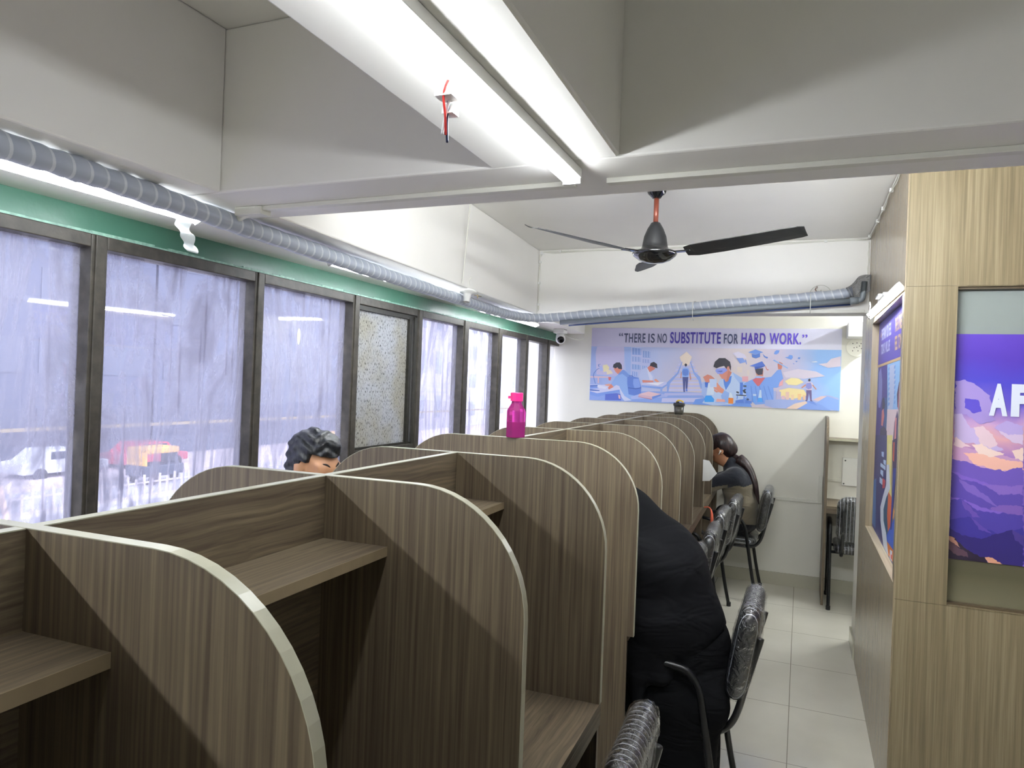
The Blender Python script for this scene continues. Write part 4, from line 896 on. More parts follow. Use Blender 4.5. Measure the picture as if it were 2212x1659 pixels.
# ---------------------------------------------------------------- printed artwork: flat coloured shapes in banner metres
ART_BANNER = [("9fb0e2",[(-0.007,0.295),(0.056,0.506),(-0.007,0.506),(-0.0,0.003),(0.148,0.003),(0.106,0.221)]),
("c3bde0",[(0.056,0.506),(0.318,0.507),(0.318,0.228),(0.173,0.24),(0.06,0.242),(0.044,0.44)]),
("9db4e6",[(0.313,0.507),(0.379,0.506),(0.384,0.214),(0.346,0.212)]),
("8fa8e6",[(-0.004,0.085),(0.731,0.108),(1.127,0.108),(1.131,-0.006),(0.409,0.003),(-0.001,0.001)]),
("b9bfe6",[(0.384,0.505),(0.48,0.48),(0.559,0.465),(0.566,0.342),(0.567,0.246),(0.389,0.23)]),
("86a0dc",[(0.39,0.5),(0.474,0.49),(0.477,0.433),(0.392,0.435)]),
("7893d4",[(0.397,0.494),(0.401,0.493),(0.403,0.436),(0.399,0.437)]),
("b7c4ee",[(0.411,0.494),(0.414,0.494),(0.417,0.436),(0.413,0.437)]),
("7893d4",[(0.424,0.494),(0.428,0.494),(0.43,0.436),(0.426,0.437)]),
("b7c4ee",[(0.438,0.494),(0.441,0.494),(0.444,0.436),(0.44,0.437)]),
("7893d4",[(0.451,0.495),(0.455,0.494),(0.457,0.437),(0.453,0.438)]),
("b7c4ee",[(0.465,0.495),(0.469,0.494),(0.471,0.437),(0.467,0.438)]),
("93a8dc",[(0.488,0.475),(0.559,0.464),(0.561,0.408),(0.491,0.41)]),
("7893d4",[(0.494,0.468),(0.498,0.468),(0.5,0.411),(0.497,0.412)]),
("b7c4ee",[(0.506,0.469),(0.509,0.468),(0.512,0.411),(0.508,0.412)]),
("7893d4",[(0.517,0.469),(0.521,0.468),(0.523,0.411),(0.519,0.412)]),
("b7c4ee",[(0.528,0.469),(0.532,0.469),(0.534,0.411),(0.53,0.412)]),
("7893d4",[(0.539,0.469),(0.543,0.469),(0.545,0.411),(0.542,0.412)]),
("b7c4ee",[(0.551,0.469),(0.554,0.469),(0.557,0.412),(0.553,0.413)]),
("9fb0e0",[(0.39,0.422),(0.475,0.412),(0.476,0.368),(0.392,0.371)]),
("7893d4",[(0.397,0.415),(0.401,0.415),(0.403,0.371),(0.399,0.372)]),
("b7c4ee",[(0.411,0.416),(0.415,0.415),(0.416,0.371),(0.412,0.372)]),
("7893d4",[(0.424,0.416),(0.428,0.416),(0.43,0.371),(0.426,0.372)]),
("b7c4ee",[(0.438,0.416),(0.442,0.416),(0.443,0.372),(0.44,0.373)]),
("7893d4",[(0.451,0.417),(0.455,0.416),(0.457,0.372),(0.453,0.373)]),
("b7c4ee",[(0.465,0.417),(0.469,0.416),(0.47,0.372),(0.467,0.373)]),
("a8b2e0",[(0.489,0.4),(0.559,0.389),(0.56,0.359),(0.49,0.362)]),
("7893d4",[(0.495,0.393),(0.498,0.393),(0.499,0.362),(0.496,0.363)]),
("b7c4ee",[(0.506,0.393),(0.51,0.393),(0.511,0.362),(0.507,0.363)]),
("7893d4",[(0.517,0.394),(0.521,0.393),(0.522,0.363),(0.518,0.364)]),
("b7c4ee",[(0.528,0.394),(0.532,0.394),(0.533,0.363),(0.529,0.364)]),
("7893d4",[(0.54,0.394),(0.543,0.394),(0.545,0.363),(0.541,0.364)]),
("b7c4ee",[(0.551,0.394),(0.555,0.394),(0.556,0.364),(0.552,0.365)]),
("8faade",[(0.393,0.349),(0.475,0.339),(0.476,0.298),(0.395,0.3)]),
("7893d4",[(0.4,0.343),(0.403,0.342),(0.405,0.301),(0.401,0.302)]),
("b7c4ee",[(0.413,0.343),(0.417,0.343),(0.418,0.301),(0.414,0.302)]),
("7893d4",[(0.426,0.343),(0.43,0.343),(0.431,0.301),(0.428,0.302)]),
("b7c4ee",[(0.439,0.344),(0.443,0.343),(0.445,0.302),(0.441,0.303)]),
("7893d4",[(0.452,0.344),(0.456,0.343),(0.458,0.302),(0.454,0.303)]),
("b7c4ee",[(0.465,0.344),(0.469,0.344),(0.471,0.302),(0.467,0.303)]),
("a4b6e4",[(0.488,0.34),(0.537,0.33),(0.538,0.3),(0.49,0.303)]),
("7893d4",[(0.492,0.334),(0.496,0.334),(0.497,0.303),(0.493,0.304)]),
("b7c4ee",[(0.5,0.334),(0.504,0.334),(0.505,0.303),(0.501,0.304)]),
("7893d4",[(0.508,0.335),(0.512,0.334),(0.513,0.304),(0.509,0.305)]),
("b7c4ee",[(0.516,0.335),(0.52,0.334),(0.521,0.304),(0.517,0.305)]),
("7893d4",[(0.524,0.335),(0.527,0.334),(0.528,0.304),(0.525,0.305)]),
("b7c4ee",[(0.531,0.335),(0.535,0.335),(0.536,0.304),(0.532,0.305)]),
("9cb0e4",[(0.395,0.284),(0.453,0.274),(0.454,0.233),(0.397,0.236)]),
("7893d4",[(0.4,0.278),(0.404,0.277),(0.406,0.236),(0.402,0.237)]),
("b7c4ee",[(0.409,0.278),(0.413,0.278),(0.415,0.236),(0.411,0.237)]),
("7893d4",[(0.419,0.278),(0.422,0.278),(0.424,0.236),(0.42,0.237)]),
("b7c4ee",[(0.428,0.279),(0.432,0.278),(0.433,0.237),(0.429,0.238)]),
("7893d4",[(0.437,0.279),(0.441,0.278),(0.442,0.237),(0.439,0.238)]),
("b7c4ee",[(0.446,0.279),(0.45,0.279),(0.452,0.237),(0.448,0.238)]),
("e6dcb0",[(0.119,0.331),(0.158,0.338),(0.181,0.311),(0.172,0.278),(0.127,0.266)]),
("e8dcc0",[(0.148,0.294),(0.199,0.284),(0.217,0.257),(0.162,0.245)]),
("e7c3c8",[(-0.002,0.224),(0.185,0.226),(0.185,0.216),(-0.001,0.211)]),
("e0b9c4",[(0.072,0.218),(0.085,0.218),(0.087,0.16),(0.075,0.161)]),
("d9737a",[(0.174,0.221),(0.204,0.222),(0.197,0.19),(0.179,0.191)]),
("5f7fc8",[(0.026,0.23),(0.034,0.258),(0.064,0.294),(0.097,0.308),(0.099,0.304),(0.067,0.289),(0.04,0.255),(0.033,0.23),(0.055,0.156),(0.049,0.155)]),
("a9b8ea",[(0.083,0.306),(0.102,0.331),(0.121,0.282),(0.098,0.276)]),
("5f7fc8",[(0.071,0.336),(0.096,0.342),(0.096,0.338),(0.08,0.334),(0.086,0.314),(0.079,0.313)]),
("cfd0ee",[(0.001,0.146),(0.277,0.15),(0.3,0.111),(0.073,0.066),(-0.002,0.083)]),
("7f9fe6",[(-0.002,0.083),(0.073,0.065),(0.3,0.111),(0.301,0.092),(0.077,0.033),(-0.001,0.052)]),
("4f74c8",[(-0.001,0.139),(0.075,0.143),(0.079,0.13),(-0.001,0.123)]),
("6d93e0",[(-0.001,0.121),(0.084,0.127),(0.085,0.113),(-0.0,0.105)]),
("3f66bc",[(0.0,0.102),(0.094,0.096),(0.096,0.088),(0.001,0.088)]),
("dfe0f4",[(0.075,0.146),(0.169,0.127),(0.15,0.108),(0.073,0.119)]),
("5b6fcd",[(0.152,0.061),(0.257,0.074),(0.302,0.064),(0.304,0.008),(0.151,0.005)]),
("e8b9c0",[(0.275,0.061),(0.294,0.056),(0.298,0.021),(0.281,0.026)]),
("8fb0e8",[(0.267,0.248),(0.321,0.293),(0.372,0.257),(0.4,0.22),(0.422,0.069),(0.408,0.009),(0.337,0.005),(0.308,0.065),(0.283,0.14),(0.255,0.15),(0.216,0.126),(0.204,0.159),(0.241,0.225)]),
("d0d6f2",[(0.277,0.145),(0.301,0.102),(0.336,0.05),(0.403,0.014),(0.337,0.004),(0.303,0.043)]),
("e08a78",[(0.204,0.159),(0.23,0.13),(0.184,0.105),(0.175,0.122)]),
("e9a48c",[(0.14,0.148),(0.187,0.159),(0.201,0.153),(0.183,0.136),(0.154,0.141)]),
("d98a78",[(0.221,0.304),(0.248,0.313),(0.293,0.298),(0.304,0.298),(0.273,0.256),(0.262,0.254),(0.242,0.272)]),
("2c2b3c",[(0.215,0.312),(0.219,0.339),(0.247,0.359),(0.28,0.36),(0.298,0.336),(0.303,0.298),(0.271,0.3),(0.257,0.316),(0.24,0.302),(0.223,0.312)]),
("7596dc",[(0.267,0.251),(0.31,0.295),(0.327,0.288),(0.361,0.256),(0.4,0.228),(0.351,0.226),(0.306,0.255),(0.273,0.243)]),
("6384d6",[(0.354,0.226),(0.394,0.236),(0.46,0.224),(0.488,0.136),(0.485,0.077),(0.428,0.059),(0.373,0.067),(0.356,0.169)]),
("86a4e8",[(0.412,0.212),(0.46,0.216),(0.479,0.147),(0.475,0.125),(0.426,0.118),(0.41,0.171)]),
("4666bc",[(0.365,0.132),(0.409,0.128),(0.442,0.127),(0.485,0.136),(0.484,0.128),(0.437,0.117),(0.366,0.123)]),
("4a68ba",[(0.367,0.24),(0.394,0.246),(0.414,0.233),(0.408,0.231),(0.391,0.24),(0.373,0.235)]),
("bcc6ea",[(0.462,0.232),(0.484,0.297),(0.532,0.323),(0.571,0.289),(0.605,0.237),(0.616,0.205),(0.595,0.199),(0.488,0.201)]),
("d5d8f2",[(0.532,0.32),(0.56,0.278),(0.589,0.236),(0.59,0.201),(0.563,0.203),(0.545,0.262)]),
("d98878",[(0.493,0.204),(0.595,0.202),(0.601,0.183),(0.5,0.177)]),
("e39a80",[(0.603,0.213),(0.621,0.218),(0.654,0.19),(0.639,0.183),(0.609,0.199)]),
("cf7d70",[(0.537,0.318),(0.563,0.342),(0.612,0.312),(0.571,0.284),(0.558,0.279)]),
("35303c",[(0.558,0.331),(0.565,0.361),(0.594,0.373),(0.624,0.354),(0.629,0.315),(0.596,0.324),(0.569,0.334)]),
("c5c8ec",[(0.486,0.179),(0.707,0.195),(0.728,0.182),(0.677,0.149),(0.49,0.158)]),
("86a4e6",[(0.49,0.157),(0.677,0.147),(0.728,0.181),(0.729,0.169),(0.678,0.127),(0.49,0.139)]),
("93aee8",[(0.661,0.137),(0.68,0.138),(0.682,0.09),(0.663,0.092)]),
("eceaf6",[(0.527,0.175),(0.601,0.183),(0.696,0.192),(0.639,0.159)]),
("aab8ea",[(0.391,0.046),(0.556,0.101),(0.737,0.077),(0.723,0.055),(0.403,0.02)]),
("8ca8e8",[(0.402,0.023),(0.722,0.057),(0.724,0.002),(0.406,0.003)]),
("e8c4cc",[(0.468,0.074),(0.556,0.101),(0.671,0.082),(0.59,0.055)]),
("6f90de",[(0.59,0.055),(0.672,0.082),(0.67,0.066),(0.591,0.031)]),
("d8b6c8",[(0.468,0.074),(0.59,0.055),(0.591,0.031),(0.464,0.052)]),
("c86a70",[(0.464,0.052),(0.591,0.032),(0.59,0.028),(0.461,0.049)]),
("c9c9ee",[(0.677,0.01),(1.108,0.03),(1.102,0.064),(0.681,0.046)]),
("b9bdea",[(0.698,0.071),(1.084,0.087),(1.078,0.107),(0.703,0.092)]),
("c9c9ee",[(0.714,0.112),(1.066,0.126),(1.06,0.143),(0.719,0.131)]),
("b9bdea",[(0.729,0.148),(1.049,0.16),(1.044,0.176),(0.733,0.165)]),
("c9c9ee",[(0.742,0.182),(1.034,0.192),(1.028,0.207),(0.747,0.197)]),
("b9bdea",[(0.755,0.213),(1.019,0.221),(1.014,0.236),(0.76,0.228)]),
("c9c9ee",[(0.767,0.242),(1.005,0.25),(1.0,0.263),(0.772,0.256)]),
("b9bdea",[(0.779,0.27),(0.992,0.277),(0.986,0.29),(0.784,0.284)]),
("c9c9ee",[(0.791,0.298),(0.979,0.303),(0.973,0.316),(0.795,0.311)]),
("b9bdea",[(0.802,0.324),(0.966,0.328),(0.96,0.341),(0.807,0.337)]),
("c9c9ee",[(0.813,0.35),(0.953,0.353),(0.947,0.365),(0.818,0.362)]),
("b9bdea",[(0.824,0.375),(0.941,0.377),(0.935,0.389),(0.828,0.387)]),
("c9c9ee",[(0.834,0.399),(0.928,0.401),(0.923,0.413),(0.839,0.411)]),
("e6d6c8",[(0.824,0.422),(0.884,0.471),(0.932,0.425),(0.909,0.351),(0.852,0.349)]),
("8ba6e4",[(0.718,0.187),(0.808,0.28),(0.846,0.381),(0.851,0.376),(0.819,0.27),(0.749,0.183),(0.736,0.108),(0.723,0.108)]),
("8ba6e4",[(1.01,0.249),(0.962,0.289),(0.923,0.382),(0.918,0.377),(0.953,0.273),(0.996,0.217),(1.018,0.145),(1.039,0.146)]),
("47508e",[(0.856,0.244),(0.908,0.246),(0.902,0.125),(0.889,0.125),(0.884,0.214),(0.88,0.124),(0.868,0.124)]),
("3c4f9c",[(0.868,0.125),(0.881,0.125),(0.883,0.109),(0.87,0.109)]),
("5b7cd0",[(0.888,0.14),(0.901,0.141),(0.905,0.115),(0.889,0.114)]),
("8fb2ec",[(0.853,0.32),(0.879,0.33),(0.907,0.322),(0.919,0.283),(0.905,0.243),(0.856,0.242),(0.849,0.286)]),
("5f84d6",[(0.859,0.313),(0.895,0.316),(0.908,0.298),(0.907,0.262),(0.882,0.253),(0.858,0.26),(0.853,0.292)]),
("c98a80",[(0.842,0.286),(0.849,0.286),(0.844,0.231),(0.838,0.231)]),
("c98a80",[(0.914,0.288),(0.921,0.283),(0.934,0.228),(0.924,0.215)]),
("2e2d44",[(0.869,0.355),(0.88,0.367),(0.893,0.356),(0.889,0.339),(0.876,0.338)]),
("6f9bea",[(0.953,-0.008),(0.977,0.048),(1.128,0.075),(1.381,0.128),(1.412,0.093),(1.456,-0.005),(1.131,-0.006)]),
("bcd0f2",[(1.036,0.018),(1.096,0.101),(1.156,0.162),(1.179,0.227),(1.214,0.249),(1.284,0.299),(1.356,0.254),(1.398,0.213),(1.412,0.087),(1.284,0.013),(1.13,0.001)]),
("9fbcec",[(1.284,0.297),(1.361,0.254),(1.393,0.213),(1.348,0.201),(1.306,0.252)]),
("5688e0",[(1.209,0.239),(1.28,0.267),(1.272,0.209),(1.234,0.138),(1.217,0.186)]),
("a5bcec",[(1.029,0.201),(1.112,0.219),(1.122,0.086),(1.066,0.051),(1.028,0.098)]),
("3f6fd0",[(1.053,0.201),(1.087,0.208),(1.086,0.154),(1.057,0.159)]),
("d08472",[(1.036,0.249),(1.074,0.272),(1.105,0.262),(1.137,0.236),(1.133,0.223),(1.112,0.236),(1.097,0.203),(1.061,0.202)]),
("e0957e",[(1.123,0.201),(1.159,0.202),(1.192,0.163),(1.221,0.143),(1.209,0.107),(1.173,0.12),(1.135,0.151),(1.124,0.166)]),
("d88c76",[(1.12,0.15),(1.141,0.14),(1.173,0.12),(1.157,0.114),(1.126,0.134)]),
("8fb0ea",[(1.194,0.089),(1.223,0.138),(1.275,0.108),(1.263,0.028),(1.212,0.031)]),
("d08878",[(1.161,0.291),(1.236,0.351),(1.263,0.309),(1.279,0.294),(1.246,0.219),(1.231,0.21),(1.215,0.236),(1.197,0.238)]),
("c07868",[(1.248,0.309),(1.274,0.299),(1.251,0.219),(1.234,0.21)]),
("2b2836",[(1.121,0.343),(1.132,0.386),(1.167,0.419),(1.218,0.42),(1.26,0.389),(1.271,0.347),(1.269,0.307),(1.252,0.346),(1.239,0.346),(1.235,0.325),(1.211,0.351),(1.17,0.339),(1.15,0.328)]),
("cf8a7a",[(1.239,0.346),(1.254,0.349),(1.26,0.325),(1.248,0.304),(1.237,0.317)]),
("8c9ae6",[(1.138,0.306),(1.15,0.325),(1.221,0.335),(1.243,0.314),(1.198,0.278),(1.159,0.28)]),
("5566b8",[(1.151,0.304),(1.197,0.31),(1.202,0.302),(1.182,0.294)]),
("d4e2f6",[(1.082,0.197),(1.113,0.198),(1.136,0.135),(1.132,0.092),(1.07,0.089)]),
("3aa0f4",[(1.053,0.056),(1.065,0.084),(1.112,0.086),(1.139,0.055),(1.135,0.03),(1.057,0.027)]),
("c2d4f4",[(1.091,0.232),(1.153,0.234),(1.156,0.162),(1.099,0.16)]),
("7ba2ec",[(1.369,0.191),(1.408,0.219),(1.452,0.241),(1.486,0.263),(1.56,0.26),(1.604,0.267),(1.65,0.325),(1.679,0.334),(1.701,0.254),(1.698,0.197),(1.651,0.175),(1.624,0.174),(1.634,0.096),(1.65,0.045),(1.484,0.022),(1.412,0.087)]),
("5d86dc",[(1.439,0.183),(1.445,0.183),(1.466,0.042),(1.459,0.042)]),
("5d86dc",[(1.474,0.184),(1.48,0.184),(1.508,0.044),(1.501,0.044)]),
("5d86dc",[(1.508,0.185),(1.514,0.186),(1.55,0.046),(1.543,0.046)]),
("5d86dc",[(1.543,0.187),(1.549,0.187),(1.592,0.048),(1.585,0.048)]),
("5d86dc",[(1.577,0.188),(1.583,0.188),(1.633,0.05),(1.626,0.049)]),
("e7a8b0",[(1.673,0.222),(1.701,0.254),(1.698,0.197),(1.665,0.186)]),
("cf6470",[(1.452,0.236),(1.486,0.258),(1.555,0.257),(1.508,0.185),(1.494,0.185)]),
("a2b8ea",[(1.471,0.263),(1.505,0.274),(1.535,0.266),(1.526,0.254),(1.486,0.253)]),
("cf8878",[(1.471,0.32),(1.538,0.322),(1.537,0.27),(1.485,0.274)]),
("3a3648",[(1.469,0.331),(1.536,0.34),(1.532,0.285),(1.498,0.279),(1.477,0.3)]),
("4f70cc",[(1.423,0.356),(1.525,0.399),(1.554,0.359),(1.518,0.345),(1.469,0.328),(1.465,0.352)]),
("3a58b4",[(1.423,0.356),(1.468,0.349),(1.554,0.359),(1.523,0.343),(1.469,0.327),(1.466,0.345)]),
("d06a60",[(1.551,0.359),(1.558,0.354),(1.567,0.331),(1.584,0.329),(1.575,0.321),(1.562,0.329)]),
("cf8070",[(1.651,0.377),(1.665,0.398),(1.692,0.383),(1.684,0.334),(1.657,0.333)]),
("8fb4ea",[(1.613,0.407),(1.623,0.415),(1.736,0.348),(1.732,0.34)]),
("6b94e0",[(1.408,0.474),(1.467,0.501),(1.533,0.476),(1.469,0.457)]),
("5680d2",[(1.439,0.461),(1.469,0.455),(1.506,0.468),(1.507,0.436),(1.475,0.423),(1.443,0.432)]),
("5680d2",[(1.526,0.465),(1.549,0.442),(1.572,0.435),(1.566,0.422),(1.539,0.437)]),
("7f9ce0",[(1.312,0.422),(1.36,0.434),(1.392,0.389),(1.344,0.375)]),
("7090d8",[(1.383,0.413),(1.394,0.408),(1.402,0.368),(1.395,0.371)]),
("6f98e4",[(1.625,0.485),(1.639,0.497),(1.664,0.495),(1.655,0.47),(1.636,0.459),(1.618,0.464)]),
("6f98e4",[(1.707,0.436),(1.733,0.441),(1.743,0.458),(1.766,0.454),(1.771,0.436),(1.758,0.417)]),
("6f98e4",[(1.808,0.427),(1.814,0.44),(1.83,0.439),(1.824,0.423)]),
("6f98e4",[(1.789,0.407),(1.808,0.409),(1.802,0.396)]),
("6f98e4",[(1.77,0.388),(1.784,0.385),(1.781,0.378)]),
("f0e2a8",[(1.712,0.234),(1.768,0.267),(1.825,0.258),(1.864,0.229),(1.808,0.201),(1.741,0.204)]),
("f2dfa6",[(1.671,0.155),(1.747,0.178),(1.866,0.167),(1.896,0.118),(1.798,0.088),(1.687,0.099)]),
("bcb4d8",[(1.652,0.141),(1.686,0.143),(1.688,0.073),(1.654,0.071)]),
("e0bcc8",[(1.692,0.109),(1.718,0.11),(1.719,0.074),(1.693,0.073)]),
("e6c3b8",[(1.723,0.142),(1.751,0.144),(1.753,0.076),(1.725,0.074)]),
("eecfa8",[(1.766,0.12),(1.79,0.121),(1.791,0.077),(1.767,0.076)]),
("f0c890",[(1.818,0.13),(1.846,0.131),(1.848,0.08),(1.82,0.079)]),
("eec3a0",[(1.859,0.121),(1.88,0.122),(1.881,0.081),(1.86,0.08)]),
("a8b4e4",[(1.627,0.145),(1.647,0.146),(1.65,0.071),(1.63,0.07)]),
("ded0c8",[(1.323,0.345),(1.363,0.346),(1.365,0.299),(1.324,0.3)]),
("ddd0cc",[(1.404,0.318),(1.424,0.319),(1.426,0.272),(1.406,0.274)]),
("e2a8b4",[(1.366,0.264),(1.416,0.265),(1.418,0.218),(1.368,0.219)]),
("d8cccc",[(1.287,0.347),(1.302,0.348),(1.304,0.3),(1.289,0.302)]),
("a0b0e4",[(1.562,0.067),(1.678,0.078),(1.775,0.077),(1.893,0.074),(1.896,0.005),(1.633,0.0),(1.559,0.02)]),
("a9b0dc",[(1.926,0.078),(1.999,0.117),(2.054,0.129),(2.135,0.105),(2.137,-0.003),(2.059,-0.002),(1.964,0.044)]),
("86a6e6",[(1.964,0.059),(2.045,0.119),(2.135,0.092),(2.137,0.002),(2.035,0.012)]),
("d9bcc0",[(1.935,0.084),(1.999,0.117),(2.045,0.119),(1.982,0.075)]),
("7f9ce0",[(1.72,-0.003),(1.799,0.047),(1.884,0.071),(1.935,0.074),(2.011,0.041),(2.082,-0.006)]),
("e9cfc0",[(1.729,-0.0),(1.799,0.047),(1.884,0.071),(1.898,0.056),(1.843,0.018),(1.815,0.001)]),
("6c8cd8",[(1.903,0.071),(1.94,0.073),(1.974,0.037),(1.917,0.057)]),
("6a5a8c",[(1.885,0.166),(1.925,0.167),(1.93,0.078),(1.919,0.078),(1.907,0.143),(1.898,0.077),(1.886,0.076)]),
("4a3c64",[(1.881,0.079),(1.895,0.079),(1.894,0.072),(1.881,0.072)]),
("4a3c64",[(1.919,0.08),(1.938,0.076),(1.935,0.072),(1.919,0.073)]),
("d8c4da",[(1.883,0.229),(1.906,0.235),(1.93,0.228),(1.936,0.206),(1.925,0.165),(1.888,0.164),(1.877,0.204)]),
("8c90d4",[(1.886,0.224),(1.916,0.228),(1.926,0.205),(1.926,0.18),(1.899,0.171),(1.882,0.183),(1.879,0.209)]),
("c8846c",[(1.877,0.214),(1.882,0.204),(1.852,0.178),(1.845,0.185)]),
("c8846c",[(1.928,0.208),(1.935,0.211),(1.965,0.174),(1.958,0.17)]),
("44384c",[(1.896,0.253),(1.906,0.262),(1.916,0.253),(1.913,0.238),(1.899,0.238)]),
("5580dc",[(1.318,0.052),(1.363,0.064),(1.454,0.052),(1.454,0.031),(1.319,0.03)]),
("4b78d6",[(1.35,0.211),(1.375,0.21),(1.377,0.102),(1.352,0.101)]),
("7fa6ee",[(1.379,0.168),(1.425,0.156),(1.452,0.11),(1.433,0.057),(1.414,0.056),(1.427,0.104),(1.411,0.135),(1.38,0.149)]),
("1f2a48",[(1.321,0.105),(1.406,0.102),(1.406,0.093),(1.322,0.096)]),
("20283c",[(1.323,0.134),(1.346,0.127),(1.344,0.113),(1.323,0.118)]),
("20283c",[(1.379,0.186),(1.404,0.187),(1.404,0.172),(1.379,0.175)]),
("20283c",[(1.375,0.144),(1.395,0.155),(1.405,0.15),(1.393,0.139),(1.406,0.124),(1.396,0.116),(1.381,0.125)]),
("2a3a68",[(1.408,0.069),(1.42,0.076),(1.432,0.067),(1.423,0.057),(1.411,0.058)]),
("6f94e4",[(1.329,0.094),(1.339,0.094),(1.333,0.06),(1.327,0.061)]),
("6f94e4",[(1.382,0.091),(1.397,0.092),(1.399,0.034),(1.387,0.034)]),
("f08c38",[(1.259,0.073),(1.3,0.072),(1.3,0.022),(1.259,0.024)]),
("dce8f8",[(1.266,0.118),(1.281,0.119),(1.297,0.075),(1.26,0.075)]),
("e8a8a4",[(1.159,0.06),(1.226,0.058),(1.235,0.035),(1.155,0.034)]),
("a0b8f0",[(1.145,0.031),(1.235,0.033),(1.233,0.021),(1.145,0.023)]),
("6aa4f0",[(1.464,0.097),(1.484,0.098),(1.485,0.043),(1.466,0.043)]),
("c8dcf8",[(1.46,0.115),(1.489,0.114),(1.488,0.098),(1.462,0.097)]),
("48a0f0",[(1.505,0.083),(1.534,0.084),(1.544,0.048),(1.497,0.046)]),
("c8dcf8",[(1.514,0.152),(1.527,0.152),(1.534,0.084),(1.506,0.083)]),
("dccfe0",[(1.971,0.385),(2.036,0.396),(2.067,0.432),(2.139,0.454),(2.141,0.369),(2.047,0.356)]),
("dcd6ec",[(1.278,0.464),(1.328,0.478),(1.379,0.455),(1.4,0.424),(1.32,0.422)]),
("dfe3f4",[(1.915,0.403),(1.952,0.409),(1.966,0.402),(1.929,0.398)]),
("d9cfe2",[(1.695,0.306),(1.813,0.34),(1.955,0.323),(2.026,0.285),(1.863,0.259),(1.72,0.265)])]
WORDS = [('“', (0.262, 0.3, 0.605, 0.635), '484f70'), ('THERE', (0.311, 0.51, 0.546, 0.631), '484f70'), ('IS', (0.536, 0.595, 0.546, 0.631), '484f70'), ('NO', (0.621, 0.704, 0.546, 0.632), '484f70'), ('SUBSTITUTE', (0.734, 1.176, 0.544, 0.647), '4b3fa6'), ('FOR', (1.202, 1.321, 0.546, 0.633), '4a5278'), ('HARD', (1.349, 1.547, 0.546, 0.643), '5a45b8'), ('WORK.', (1.578, 1.83, 0.546, 0.644), '6a55d8'), ('”', (1.837, 1.879, 0.603, 0.632), '6a55d8')]
